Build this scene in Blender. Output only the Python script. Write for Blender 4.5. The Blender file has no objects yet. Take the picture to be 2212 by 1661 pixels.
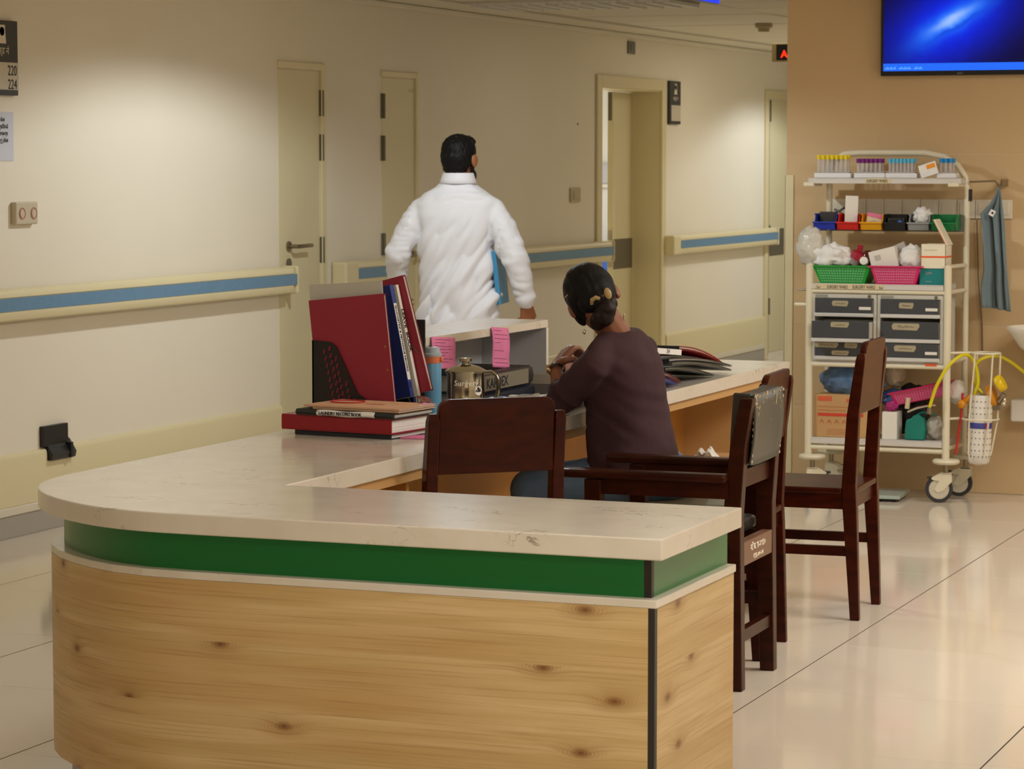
import bpy, bmesh, math, random
import numpy as np
from mathutils import Vector, Matrix, noise
random.seed(7)
S = bpy.context.scene
COL = S.collection
# ------------------------------------------------------------------ camera
F, PITCH, YAW, HC, IW, IH = 5951.18, 0.0809735668, 0.377138676, 1.555, 2212.0, 1661.0
FW = Vector((-math.sin(YAW)*math.cos(PITCH), math.cos(YAW)*math.cos(PITCH), -math.sin(PITCH)))
RV = Vector((math.cos(YAW), math.sin(YAW), 0)); UV = RV.cross(FW); EYE = Vector((0, 0, HC))
cd = bpy.data.cameras.new('camera'); cam = bpy.data.objects.new('camera', cd); COL.objects.link(cam)
cd.sensor_width = 36.0; cd.lens = 36.0*F/IW; cd.clip_end = 200
cam.matrix_world = Matrix((RV, UV, -FW)).transposed().to_4x4(); cam.location = EYE
cd.dof.use_dof = True; cd.dof.focus_distance = 7.9; cd.dof.aperture_fstop = 13.0
S.camera = cam
# ------------------------------------------------------------------ world, lights, exposure
w = bpy.data.worlds.new('world'); S.world = w; w.use_nodes = True
w.node_tree.nodes['Background'].inputs[0].default_value = (1.0, 0.72, 0.42, 1)
w.node_tree.nodes['Background'].inputs[1].default_value = 0.12
S.view_settings.view_transform = 'Standard'; S.view_settings.look = 'None'
S.view_settings.exposure = 0.0; S.view_settings.gamma = 1.0; S.view_settings.use_curve_mapping = False

def area(name, loc, size, power, color, rot=(0, 0, 0), spread=180):
    l = bpy.data.lights.new(name, 'AREA'); l.shape = 'RECTANGLE'; l.size, l.size_y = size
    l.energy = power; l.color = color; l.spread = math.radians(spread)
    o = bpy.data.objects.new(name, l); o.location = loc; o.rotation_euler = rot; COL.objects.link(o); return o
def spot(name, loc, power, color, angle, blend=0.25, soft=0.05, rot=(0, 0, 0)):
    l = bpy.data.lights.new(name, 'SPOT'); l.energy = power; l.color = color
    l.spot_size = math.radians(angle); l.spot_blend = blend; l.shadow_soft_size = soft
    o = bpy.data.objects.new(name, l); o.location = loc; o.rotation_euler = rot; COL.objects.link(o); return o
COOL = (0.86, 0.95, 1.0); WARM = (1.0, 0.92, 0.78); NEUT = (1.0, 0.97, 0.925)
spot('downlight_lamp', (-4.60, 10.95, 2.37), 80, COOL, 157, 0.26, 0.05)
spot('downlight_lamp', (-4.75, 20.5, 2.37), 72, COOL, 154, 0.26, 0.05)
area('ceiling_fill', (-0.5, 8.6, 2.36), (1.2, 1.2), 80, NEUT)
area('ceiling_fill', (-1.2, 4.6, 2.36), (1.2, 1.2), 34, NEUT)
area('ceiling_fill', (-4.4, 6.0, 2.36), (1.2, 0.6), 7, NEUT)
area('ceiling_fill', (0.2, 1.2, 2.36), (2.4, 1.2), 76, WARM)
area('ceiling_fill', (-0.9, 11.2, 2.36), (1.2, 0.6), 30, NEUT)  # unseen fill, added to brighten the far floor and tiled wall
area('ceiling_fill', (-4.6, 15.2, 2.36), (1.2, 0.6), 4, WARM)  # unseen fill, added to lift the ambient light of the corridor
area('ceiling_fill', (-4.6, 18.6, 2.36), (1.2, 0.6), 14, WARM)
area('ceiling_fill', (-8.2, 20.5, 2.36), (1.5, 1.5), 190, COOL)

# ------------------------------------------------------------------ pixel rays of the photograph -> points of the place
def ray(px, py): return FW*F + RV*(px-IW/2) - UV*(py-IH/2)
def onx(px, py, x): d = ray(px, py); return EYE + d*(x/d.x)
def ony(px, py, y): d = ray(px, py); return EYE + d*(y/d.y)
def onz(px, py, z): d = ray(px, py); return EYE + d*((z-HC)/d.z)
def V(px, py, dep): return EYE + ray(px, py)*(dep/F)

# ------------------------------------------------------------------ materials
def lin(c):
    r = []
    for v in c[:3]:
        v = v/255.0
        r.append(v/12.92 if v <= 0.04045 else ((v+0.055)/1.055)**2.4)
    return (*r, 1.0)
MATS = {}
def mat(name, rgb, rough=0.5, metal=0.0, spec=0.5, var=None, bump=None, alpha=None, trans=0.0, emit=None, coat=0.0, sheen=0.0):
    if name in MATS: return MATS[name]
    m = bpy.data.materials.new(name); m.use_nodes = True; nt = m.node_tree; b = nt.nodes['Principled BSDF']
    c = lin(rgb); b.inputs['Base Color'].default_value = c; b.inputs['Roughness'].default_value = rough
    b.inputs['Metallic'].default_value = metal; b.inputs['Specular IOR Level'].default_value = spec
    b.inputs['Transmission Weight'].default_value = trans; b.inputs['Coat Weight'].default_value = coat
    b.inputs['Sheen Weight'].default_value = sheen
    if alpha is not None: b.inputs['Alpha'].default_value = alpha
    if emit:
        b.inputs['Emission Color'].default_value = lin(emit[0]); b.inputs['Emission Strength'].default_value = emit[1]
    if var or bump:
        tc = nt.nodes.new('ShaderNodeTexCoord')
    if var:   # (scale xyz, amount, [second colour])
        mp = nt.nodes.new('ShaderNodeMapping'); sc = var[0]
        mp.inputs['Scale'].default_value = sc if isinstance(sc, tuple) else (sc, sc, sc)
        n = nt.nodes.new('ShaderNodeTexNoise'); n.inputs['Detail'].default_value = 5; n.inputs['Scale'].default_value = 1
        cr = nt.nodes.new('ShaderNodeValToRGB'); cr.color_ramp.elements[0].position = 0.3; cr.color_ramp.elements[1].position = 0.7
        k = var[1]
        cr.color_ramp.elements[0].color = lin(var[2]) if len(var) > 2 else (c[0]*(1-k), c[1]*(1-k), c[2]*(1-k), 1)
        cr.color_ramp.elements[1].color = c if len(var) > 2 else (min(1, c[0]*(1+k)), min(1, c[1]*(1+k)), min(1, c[2]*(1+k)), 1)
        L = nt.links
        L.new(tc.outputs['Object'], mp.inputs[0]); L.new(mp.outputs[0], n.inputs['Vector']); L.new(n.outputs[0], cr.inputs[0]); L.new(cr.outputs[0], b.inputs['Base Color'])
    if bump:  # (scale xyz, strength, distance)
        mp = nt.nodes.new('ShaderNodeMapping'); sc = bump[0]
        mp.inputs['Scale'].default_value = sc if isinstance(sc, tuple) else (sc, sc, sc)
        n = nt.nodes.new('ShaderNodeTexNoise'); n.inputs['Detail'].default_value = 4; n.inputs['Scale'].default_value = 1
        bp = nt.nodes.new('ShaderNodeBump'); bp.inputs['Strength'].default_value = bump[1]; bp.inputs['Distance'].default_value = bump[2] if len(bump) > 2 else 0.002
        L = nt.links
        L.new(tc.outputs['Object'], mp.inputs[0]); L.new(mp.outputs[0], n.inputs['Vector']); L.new(n.outputs[0], bp.inputs['Height']); L.new(bp.outputs[0], b.inputs['Normal'])
    MATS[name] = m; return m

def nodemat(name, rough=0.5, spec=0.5):
    m = bpy.data.materials.new(name); m.use_nodes = True; nt = m.node_tree
    b = nt.nodes['Principled BSDF']; b.inputs['Roughness'].default_value = rough; b.inputs['Specular IOR Level'].default_value = spec
    MATS[name] = m
    def N(t, **k):
        n = nt.nodes.new('ShaderNode'+t)
        for a, v in k.items(): setattr(n, a, v)
        return n
    def math_(op, a, b2=None, c=None, clamp=False):
        n = N('Math', operation=op); n.use_clamp = clamp
        for i, v in enumerate((a, b2, c)):
            if v is None: continue
            if isinstance(v, (int, float)): n.inputs[i].default_value = v
            else: nt.links.new(v, n.inputs[i])
        return n.outputs[0]
    def mixc(f, a, b2):
        n = N('Mix', data_type='RGBA')
        for i, v in ((0, f), (6, a), (7, b2)):
            if isinstance(v, (int, float)): n.inputs[i].default_value = v
            elif isinstance(v, tuple): n.inputs[i].default_value = v
            else: nt.links.new(v, n.inputs[i])
        return n.outputs[2]
    return m, nt, b, N, math_, mixc

def pine_material():          # printed pine laminate: wavy horizontal grain, knots
    m, nt, b, N, M, X = nodemat('pine_laminate', 0.42, 0.35); L = nt.links
    tc = N('TexCoord'); sx = N('SeparateXYZ'); L.new(tc.outputs['Object'], sx.inputs[0])
    u = M('SUBTRACT', sx.outputs[0], sx.outputs[1]); z = sx.outputs[2]
    plank = M('FLOOR', M('MULTIPLY', z, 6.6))
    ush = M('ADD', u, M('MULTIPLY', plank, 3.37))
    # knots
    cv = N('CombineXYZ'); L.new(M('MULTIPLY', ush, 3.1), cv.inputs[0]); L.new(M('MULTIPLY', z, 6.6), cv.inputs[1])
    vo = N('TexVoronoi'); vo.voronoi_dimensions = '2D'; vo.inputs['Scale'].default_value = 1.0; L.new(cv.outputs[0], vo.inputs['Vector'])
    sc = N('SeparateColor'); L.new(vo.outputs['Color'], sc.inputs[0])
    has = M('GREATER_THAN', sc.outputs[0], 0.50)
    kd = vo.outputs['Distance']
    knot = M('MULTIPLY', M('SUBTRACT', 1.0, M('DIVIDE', kd, 0.085), clamp=True), has)
    halo = M('MULTIPLY', M('POWER', M('SUBTRACT', 1.0, M('DIVIDE', kd, 0.30), clamp=True), 2.0), has)
    ring = M('MULTIPLY', M('ABSOLUTE', M('SINE', M('MULTIPLY', kd, 110))), halo)
    # grain warped around knots
    zz = M('ADD', M('MULTIPLY', z, 26), M('MULTIPLY', halo, 1.1))
    c2 = N('CombineXYZ'); L.new(M('MULTIPLY', ush, 1.5), c2.inputs[0]); L.new(zz, c2.inputs[1]); L.new(M('MULTIPLY', plank, 0.7), c2.inputs[2])
    n1 = N('TexNoise'); n1.inputs['Scale'].default_value = 1.0; n1.inputs['Detail'].default_value = 4; n1.inputs['Distortion'].default_value = 0.6; L.new(c2.outputs[0], n1.inputs['Vector'])
    c3 = N('CombineXYZ'); L.new(M('MULTIPLY', ush, 2.2), c3.inputs[0]); L.new(M('ADD', M('MULTIPLY', z, 190), M('MULTIPLY', halo, 3.5)), c3.inputs[1])
    n2 = N('TexNoise'); n2.inputs['Scale'].default_value = 1.0; n2.inputs['Detail'].default_value = 3; L.new(c3.outputs[0], n2.inputs['Vector'])
    fine = M('MULTIPLY', M('SUBTRACT', 0.46, n2.outputs[0], clamp=True), 5.0, clamp=True)
    c4 = N('CombineXYZ'); L.new(M('MULTIPLY', ush, 0.9), c4.inputs[0]); L.new(M('MULTIPLY', z, 7), c4.inputs[1])
    n3 = N('TexNoise'); n3.inputs['Scale'].default_value = 1.0; L.new(c4.outputs[0], n3.inputs['Vector'])
    col = X(M('MULTIPLY', M('SUBTRACT', n1.outputs[0], 0.36, clamp=True), 3.2, clamp=True), lin((196, 166, 112)), lin((216, 188, 138)))
    col = X(M('MULTIPLY', M('SUBTRACT', n3.outputs[0], 0.48, clamp=True), 3.4, clamp=True), col, lin((190, 150, 96)))
    col = X(M('MULTIPLY', fine, 0.5), col, lin((150, 106, 58)))
    col = X(M('MULTIPLY', ring, 0.5), col, lin((140, 92, 44)))
    col = X(M('MULTIPLY', halo, 0.4), col, lin((150, 100, 50)))
    col = X(M('MULTIPLY', knot, 0.9, clamp=True), col, lin((112, 66, 30)))
    L.new(col, b.inputs['Base Color']); return m

def marble_material():
    m, nt, b, N, M, X = nodemat('engineered_stone', 0.16, 0.5); L = nt.links
    tc = N('TexCoord'); mp = N('Mapping'); mp.inputs['Scale'].default_value = (5, 9, 9); L.new(tc.outputs['Object'], mp.inputs[0])
    n = N('TexNoise'); n.inputs['Scale'].default_value = 1.6; n.inputs['Detail'].default_value = 5; n.inputs['Distortion'].default_value = 1.2; L.new(mp.outputs[0], n.inputs['Vector'])
    n2 = N('TexNoise'); n2.inputs['Scale'].default_value = 1.1; n2.inputs['Detail'].default_value = 2; L.new(mp.outputs[0], n2.inputs['Vector'])
    line = M('SUBTRACT', 1.0, M('MULTIPLY', M('ABSOLUTE', M('SUBTRACT', n.outputs[0], 0.5)), 70), clamp=True)
    msk = M('MULTIPLY', M('SUBTRACT', n2.outputs[0], 0.56, clamp=True), 8.0, clamp=True)
    n3 = N('TexNoise'); n3.inputs['Scale'].default_value = 9; n3.inputs['Detail'].default_value = 4; L.new(tc.outputs['Object'], n3.inputs['Vector'])
    col = X(n3.outputs[0], lin((206, 197, 180)), lin((226, 218, 205)))
    col = X(M('MULTIPLY', M('MULTIPLY', line, msk), 0.8), col, lin((120, 104, 82)))
    L.new(col, b.inputs['Base Color']); return m

def tile_material(name, rgb, rough, amt=0.05, rnd=0.05):
    m, nt, b, N, M, X = nodemat(name, rough, 0.5); L = nt.links
    tc = N('TexCoord'); oi = N('ObjectInfo')
    n = N('TexNoise'); n.inputs['Scale'].default_value = 2.2; n.inputs['Detail'].default_value = 6
    ad = N('VectorMath', operation='ADD'); L.new(tc.outputs['Object'], ad.inputs[0]); L.new(oi.outputs['Random'], ad.inputs[1]); L.new(ad.outputs[0], n.inputs['Vector'])
    c = lin(rgb); k = 1+amt; k2 = 1-amt
    col = X(n.outputs[0], (c[0]*k2, c[1]*k2, c[2]*k2, 1), (c[0]*k, c[1]*k, c[2]*k, 1))
    hs = N('HueSaturation'); L.new(col, hs.inputs['Color']); L.new(M('ADD', 1-rnd/2, M('MULTIPLY', oi.outputs['Random'], rnd)), hs.inputs['Value'])
    L.new(hs.outputs[0], b.inputs['Base Color']); return m

def wood_material(name, dark, light, rough=0.3):
    m, nt, b, N, M, X = nodemat(name, rough, 0.2); L = nt.links
    tc = N('TexCoord'); mp = N('Mapping'); mp.inputs['Scale'].default_value = (7, 7, 26); L.new(tc.outputs['Object'], mp.inputs[0])
    n = N('TexNoise'); n.inputs['Scale'].default_value = 1.3; n.inputs['Detail'].default_value = 5; n.inputs['Distortion'].default_value = 0.8; L.new(mp.outputs[0], n.inputs['Vector'])
    cr = N('ValToRGB'); cr.color_ramp.elements[0].position = 0.3; cr.color_ramp.elements[1].position = 0.72
    cr.color_ramp.elements[0].color = lin(dark); cr.color_ramp.elements[1].color = lin(light)
    L.new(n.outputs[0], cr.inputs[0]); L.new(cr.outputs[0], b.inputs['Base Color']); return m

def screen_material():        # picture on the television: a tilted glowing streak on deep blue
    m, nt, b, N, M, X = nodemat('screen_picture', 0.25, 0.3); L = nt.links
    tc = N('TexCoord'); s = N('SeparateXYZ'); L.new(tc.outputs['Object'], s.inputs[0])
    x = M('SUBTRACT', s.outputs[0], 0.325); z = M('SUBTRACT', s.outputs[2], 0.225)
    a = math.radians(31); ca, sa = math.cos(a), math.sin(a)
    u = M('ADD', M('MULTIPLY', x, ca), M('MULTIPLY', z, sa)); v = M('SUBTRACT', M('MULTIPLY', z, ca), M('MULTIPLY', x, sa))
    n = N('TexNoise'); n.inputs['Scale'].default_value = 9; n.inputs['Detail'].default_value = 5; L.new(tc.outputs['Object'], n.inputs['Vector'])
    vv = M('ADD', v, M('MULTIPLY', M('SUBTRACT', n.outputs[0], 0.5), 0.05))
    def g(su, sv, off=0.0):
        e = M('ADD', M('POWER', M('ABSOLUTE', M('DIVIDE', u, su)), 2.0), M('POWER', M('ABSOLUTE', M('DIVIDE', M('SUBTRACT', vv, off), sv)), 2.0))
        return M('POWER', 2.718, M('MULTIPLY', e, -1.0))
    outer = g(0.30, 0.16); inner = g(0.17, 0.045); core = g(0.085, 0.018, 0.004)
    dark = M('MULTIPLY', g(0.18, 0.010, -0.036), 0.8)
    col = X(outer, (0.0, 0.0, 0.03, 1), (0.0, 0.02, 0.95, 1))
    col = X(M('MULTIPLY', inner, 0.9), col, (0.02, 0.28, 1.0, 1))
    col = X(M('MULTIPLY', core, 0.75), col, (0.45, 0.62, 1.0, 1))
    col = X(dark, col, (0.0, 0.05, 0.7, 1))
    L.new(col, b.inputs['Emission Color']); b.inputs['Emission Strength'].default_value = 1.0
    b.inputs['Base Color'].default_value = (0.003, 0.003, 0.006, 1); return m

# ------------------------------------------------------------------ mesh builder
def rotm(axis, deg): return Matrix.Rotation(math.radians(deg), 3, axis)
class MB:
    def __init__(s): s.v = []; s.f = []
    def add(s, vs, fs):
        o = len(s.v); s.v += [Vector(p) for p in vs]; s.f += [tuple(i+o for i in f) for f in fs]; return s
    def box(s, a, b):
        (x0, y0, z0), (x1, y1, z1) = a, b
        x0, x1 = sorted((x0, x1)); y0, y1 = sorted((y0, y1)); z0, z1 = sorted((z0, z1))
        return s.add([(x0,y0,z0),(x1,y0,z0),(x1,y1,z0),(x0,y1,z0),(x0,y0,z1),(x1,y0,z1),(x1,y1,z1),(x0,y1,z1)],
                     [(0,3,2,1),(4,5,6,7),(0,1,5,4),(1,2,6,5),(2,3,7,6),(3,0,4,7)])
    def obox(s, c, h, R=None):
        R = R or Matrix.Identity(3); c = Vector(c)
        return s.add([c+R@Vector((h[0]*i, h[1]*j, h[2]*k)) for k in (-1,1) for i,j in ((-1,-1),(1,-1),(1,1),(-1,1))],
                     [(0,3,2,1),(4,5,6,7),(0,1,5,4),(1,2,6,5),(2,3,7,6),(3,0,4,7)])
    def beam(s, p0, p1, w0, w1, side=(1,0,0)):      # tapered bar: w0, w1 = (half along side, half across)
        p0, p1 = Vector(p0), Vector(p1); d = (p1-p0).normalized(); a = Vector(side); a = (a-d*a.dot(d)).normalized(); b = d.cross(a)
        vs = [p+a*(w[0]*i)+b*(w[1]*j) for p, w in ((p0,w0),(p1,w1)) for i,j in ((-1,-1),(1,-1),(1,1),(-1,1))]
        return s.add(vs, [(0,3,2,1),(4,5,6,7),(0,1,5,4),(1,2,6,5),(2,3,7,6),(3,0,4,7)])
    def loft(s, rings, caps=True, closed=False):
        n = len(rings[0]); vs = [p for r in rings for p in r]; fs = []
        R = len(rings)
        for i in range(R if closed else R-1):
            for j in range(n):
                a, b = i*n+j, i*n+(j+1) % n; c, d = ((i+1) % R)*n+(j+1) % n, ((i+1) % R)*n+j
                fs.append((a, b, c, d))
        if caps and not closed: fs += [tuple(range(n-1, -1, -1)), tuple(range((R-1)*n, R*n))]
        return s.add(vs, fs)
    def tube(s, pts, r, seg=10, closed=False, flat=1.0):
        pts = [Vector(p) for p in pts]; n = len(pts); rs = r if isinstance(r, (list, tuple)) else [r]*n
        rings = []; up = None
        for i, p in enumerate(pts):
            if closed: t = (pts[(i+1) % n]-pts[i-1])
            else: t = (pts[min(i+1, n-1)]-pts[max(i-1, 0)])
            t.normalize()
            if up is None: up = Vector((0,0,1)) if abs(t.z) < 0.9 else Vector((0,1,0))
            a = (up-t*up.dot(t)).normalized(); up = a; b = t.cross(a)
            rings.append([p+a*(rs[i]*math.cos(2*math.pi*k/seg))+b*(rs[i]*flat*math.sin(2*math.pi*k/seg)) for k in range(seg)])
        return s.loft(rings, True, closed)
    def cyl(s, p0, p1, r0, r1=None, seg=20): return s.tube([p0, p1], [r0, r0 if r1 is None else r1], seg)
    def lathe(s, prof, c=(0,0,0), seg=28, M=None, caps=True):
        c = Vector(c); M = M or Matrix.Identity(3)
        return s.loft([[c+M@Vector((r*math.cos(2*math.pi*k/seg), r*math.sin(2*math.pi*k/seg), z)) for k in range(seg)] for r, z in prof], caps)
    def prism(s, poly, z0, z1, T=None):
        n = len(poly); T = T or (lambda p: p)
        vs = [T((x, y, z0)) for x, y in poly]+[T((x, y, z1)) for x, y in poly]
        return s.add(vs, [tuple(range(n-1, -1, -1)), tuple(range(n, 2*n))]+[(i, (i+1) % n, n+(i+1) % n, n+i) for i in range(n)])
    def ell(s, c, r, R=None, nu=16, nv=10):
        c = Vector(c); R = R or Matrix.Identity(3); r = r if isinstance(r, (tuple, list)) else (r, r, r)
        vs = [c+R@Vector((0,0,-r[2]))]; fs = []
        for i in range(1, nv):
            t = -math.pi/2+math.pi*i/nv
            for j in range(nu):
                p = 2*math.pi*j/nu; vs.append(c+R@Vector((r[0]*math.cos(t)*math.cos(p), r[1]*math.cos(t)*math.sin(p), r[2]*math.sin(t))))
        vs.append(c+R@Vector((0,0,r[2]))); e = len(vs)-1
        for j in range(nu):
            fs.append((0, 1+(j+1) % nu, 1+j)); fs.append((e, e-nu+j, e-nu+(j+1) % nu))
        for i in range(nv-2):
            for j in range(nu):
                a = 1+i*nu+j; b = 1+i*nu+(j+1) % nu; fs.append((a, b, b+nu, a+nu))
        return s.add(vs, fs)
    def caps(s, pts, rs):                           # chain of tapered capsules (for bodies)
        pts = [Vector(p) for p in pts]
        for p, r in zip(pts, rs): s.ell(p, r, None, 12, 8)
        for i in range(len(pts)-1): s.cyl(pts[i], pts[i+1], rs[i], rs[i+1], 12)
        return s
    def grid(s, fn, nu, nv):
        vs = [fn(i/nu, j/nv) for j in range(nv+1) for i in range(nu+1)]; k = nu+1
        return s.add(vs, [(j*k+i, j*k+i+1, (j+1)*k+i+1, (j+1)*k+i) for j in range(nv) for i in range(nu)])
    def mesh(s, name, M=None):
        me = bpy.data.meshes.new(name); vs = [M@p for p in s.v] if M else s.v
        me.from_pydata([tuple(p) for p in vs], [], s.f); me.update(); return me
    def build(s, name, m, parent=None, smooth=False, bevel=0, bseg=2, world=False, solid=0, subsurf=0, kind=None, label=None):
        M = None
        if parent is not None and world: M = wm(parent).inverted()
        me = s.mesh(name, M)
        bm = bmesh.new(); bm.from_mesh(me); bmesh.ops.recalc_face_normals(bm, faces=bm.faces); bm.to_mesh(me); bm.free()
        me.materials.append(m if not isinstance(m, str) else MATS[m])
        if smooth:
            me.shade_smooth(); me.set_sharp_from_angle(angle=math.radians(42))
        o = bpy.data.objects.new(name, me); COL.objects.link(o)
        if parent is not None: o.parent = parent
        if solid:
            d = o.modifiers.new('solid', 'SOLIDIFY'); d.thickness = solid; d.offset = 0
        if bevel:
            d = o.modifiers.new('bevel', 'BEVEL'); d.width = bevel; d.segments = bseg; d.limit_method = 'ANGLE'; d.angle_limit = math.radians(38)
        if subsurf:
            d = o.modifiers.new('sub', 'SUBSURF'); d.levels = subsurf; d.render_levels = subsurf
        if kind: o['kind'] = kind
        if label: o['label'] = label
        return o
def wm(o):
    M = o.matrix_basis.copy()
    while o.parent is not None: o = o.parent; M = o.matrix_basis @ M
    return M
def thing(name, label, cat, loc=(0,0,0), rz=0, group=None, kind=None):
    o = bpy.data.objects.new(name, None); o.empty_display_size = 0.1; COL.objects.link(o)
    o.location = loc; o.rotation_euler = (0, 0, math.radians(rz))
    if label: o['label'] = label
    if cat: o['category'] = cat
    if group: o['group'] = group
    if kind: o['kind'] = kind
    return o
def tag(o, label, cat, group=None):
    o['label'] = label; o['category'] = cat
    if group: o['group'] = group
    return o
def copy_tree(o, parent=None):
    c = o.copy(); COL.objects.link(c)
    if parent is not None: c.parent = parent
    for ch in [k for k in bpy.data.objects if k.parent == o]: copy_tree(ch, c)
    return c
def text(s, size, org, xd, yd, m, parent, name='lettering', ext=0.0004, align='LEFT', bold=0.0, sx=1.0, local=False):
    cu = bpy.data.curves.new(name, 'FONT'); cu.body = s; cu.size = size; cu.extrude = ext; cu.align_x = align; cu.offset = bold
    cu.materials.append(m if not isinstance(m, str) else MATS[m])
    o = bpy.data.objects.new(name, cu); COL.objects.link(o)
    x = Vector(xd).normalized(); y = Vector(yd); y = (y-x*y.dot(x)).normalized(); z = x.cross(y)
    R = Matrix((x, y, z)).transposed().to_4x4(); R = R @ Matrix.Diagonal((sx, 1, 1, 1)); R.translation = Vector(org)
    dg = bpy.context.evaluated_depsgraph_get(); me = bpy.data.meshes.new_from_object(o.evaluated_get(dg)); bpy.data.objects.remove(o); bpy.data.curves.remove(cu)
    if not local and parent is not None: R = wm(parent).inverted() @ R
    me.transform(R); me.name = name; o = bpy.data.objects.new(name, me); COL.objects.link(o)
    if parent is not None: o.parent = parent
    return o
def scribble(mb, org, xd, yd, w, h, n, seed, t=0.0012):  # a line of unreadable handwriting as thin strokes
    r = random.Random(seed); x = Vector(xd); y = Vector(yd); org = Vector(org); z = x.cross(y)
    pts = [org + x*(w*i/n) + y*(h*(r.random() if i % 2 else r.random()*0.4)) + z*0.0006 for i in range(n+1)]
    mb.tube(pts, t/2, 4)
def blob(name, mb, m, parent=None, voxel=0.006, smooth=4, post=None, world=False):
    me = mb.mesh(name+'_raw'); t = bpy.data.objects.new('tmp_blob', me); COL.objects.link(t)
    d = t.modifiers.new('r', 'REMESH'); d.mode = 'VOXEL'; d.voxel_size = voxel
    d2 = t.modifiers.new('s', 'SMOOTH'); d2.factor = 0.5; d2.iterations = smooth
    dg = bpy.context.evaluated_depsgraph_get(); me2 = bpy.data.meshes.new_from_object(t.evaluated_get(dg))
    bpy.data.objects.remove(t); bpy.data.meshes.remove(me); me2.name = name
    if post:
        n = [v.normal.copy() for v in me2.vertices]
        for v, nn in zip(me2.vertices, n): v.co = post(v.co.copy(), nn)
    if parent is not None and world: me2.transform(wm(parent).inverted())
    me2.update(); me2.shade_smooth(); me2.materials.clear(); me2.materials.append(m)
    o = bpy.data.objects.new(name, me2); COL.objects.link(o)
    if parent is not None: o.parent = parent
    return o
def chamfer_tile(sx, sy, h, c=0.0015):               # slab with a small chamfer, top at z = 0, centred
    a, b = sx/2, sy/2; mb = MB()
    r = [[(-a,-b,-h),(a,-b,-h),(a,b,-h),(-a,b,-h)], [(-a,-b,-c),(a,-b,-c),(a,b,-c),(-a,b,-c)],
         [(-a+c,-b+c,0),(a-c,-b+c,0),(a-c,b-c,0),(-a+c,b-c,0)]]
    mb.loft([[Vector(p) for p in k] for k in r]); return mb
def inst(me, name, parent, loc, rot=(0,0,0)):
    o = bpy.data.objects.new(name, me); COL.objects.link(o); o.parent = parent; o.location = loc; o.rotation_euler = rot; return o

# ------------------------------------------------------------------ palette
WALL = mat('wall_paint', (236, 226, 206), 0.6, spec=0.3, var=(1.1, 0.02), bump=(260, 0.08, 0.001))
PINE = pine_material(); STONE = marble_material()
FTILE = tile_material('floor_porcelain', (223, 209, 190), 0.10, 0.03, 0.04)
WTILE = tile_material('beige_wall_tile', (210, 180, 136), 0.34, 0.05, 0.05)
GROUT_D = mat('dark_grout', (52, 42, 32), 0.9); GROUT_L = mat('pale_grout', (216, 192, 156), 0.9)
CEIL = mat('ceiling_panel_paint', (232, 224, 204), 0.8, spec=0.2); CGRID = mat('ceiling_grid', (150, 138, 116), 0.7)
CREAM = mat('cream_vinyl', (226, 212, 170), 0.42); CREAMD = mat('door_laminate', (220, 208, 168), 0.45)
GREYSK = mat('grey_skirting', (168, 160, 148), 0.4); BLUES = mat('blue_vinyl', (104, 142, 172), 0.4, var=(60, 0.06))
STEEL = mat('brushed_steel', (150, 140, 122), 0.32, 1.0); STEELD = mat('dark_steel', (112, 104, 86), 0.5, 0.3)
CHROME = mat('chrome', (215, 208, 190), 0.12, 1.0); BLACKP = mat('black_plastic', (24, 23, 22), 0.4)
GREEN = mat('green_laminate', (12, 118, 54), 0.28); BLACKT = mat('black_edge_trim', (36, 33, 29), 0.45)
INW = mat('inner_wood', (196, 138, 68), 0.45, var=((3, 3, 0.8), 0.10)); GREYLAM = mat('grey_laminate', (196, 196, 200), 0.5)
WOOD = wood_material('mahogany_stain', (42, 9, 1), (68, 19, 4)); WOODB = wood_material('walnut_stain', (38, 11, 3), (60, 22, 8), 0.34)
VINYL = mat('black_vinyl', (46, 44, 38), 0.42, var=(14, 0.25), bump=(45, 0.15, 0.002)); VINYLW = mat('worn_lit_vinyl', (76, 72, 60), 0.5, var=(12, 0.12), bump=(60, 0.1, 0.001))  # second vinyl: black armchair back with its lit grey put into the colour
OLIVE = mat('olive_cushion', (112, 104, 82), 0.6)
WHITEP = mat('white_plastic', (232, 226, 214), 0.35); IVORY = mat('ivory_enamel', (226, 216, 188), 0.32)
PAPER = mat('white_paper', (232, 228, 222), 0.7, var=(30, 0.03)); PAPERG = mat('grey_paper', (188, 184, 172), 0.7)
PINK = mat('pink_paper', (232, 128, 172), 0.7, var=(40, 0.05)); INK = mat('black_ink', (26, 24, 26), 0.7); INKR = mat('red_ink', (206, 62, 44), 0.6)
WHITEI = mat('white_ink', (226, 212, 190), 0.7)
RED = mat('red_card', (146, 34, 52), 0.45, var=(6, 0.06)); REDB = mat('red_bookcloth', (140, 8, 26), 0.4, var=(50, 0.08)); MAROON = mat('maroon_card', (116, 28, 44), 0.45)
NAVY = mat('navy_card', (18, 32, 96), 0.4); BLUEC = mat('blue_card', (40, 62, 150), 0.4); KRAFT = mat('kraft_cover', (206, 162, 128), 0.7, var=(12, 0.08))
CARTON = mat('carton_board', (192, 150, 98), 0.75, var=(8, 0.06)); GREYM = mat('charcoal_plastic', (66, 68, 72), 0.4); DARKG = mat('dark_grey', (50, 48, 45), 0.5)
SKIN = mat('brown_skin', (150, 92, 54), 0.5, var=(20, 0.06)); SKINM = mat('light_brown_skin', (140, 88, 60), 0.5, var=(20, 0.06)); HAIR = mat('black_hair', (10, 8, 8), 0.6, spec=0.22, bump=((90, 90, 8), 0.5, 0.004)); HAIRB = mat('dark_brown_hair', (30, 15, 12), 0.55, spec=0.3, bump=((120, 120, 10), 0.6, 0.004))
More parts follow.
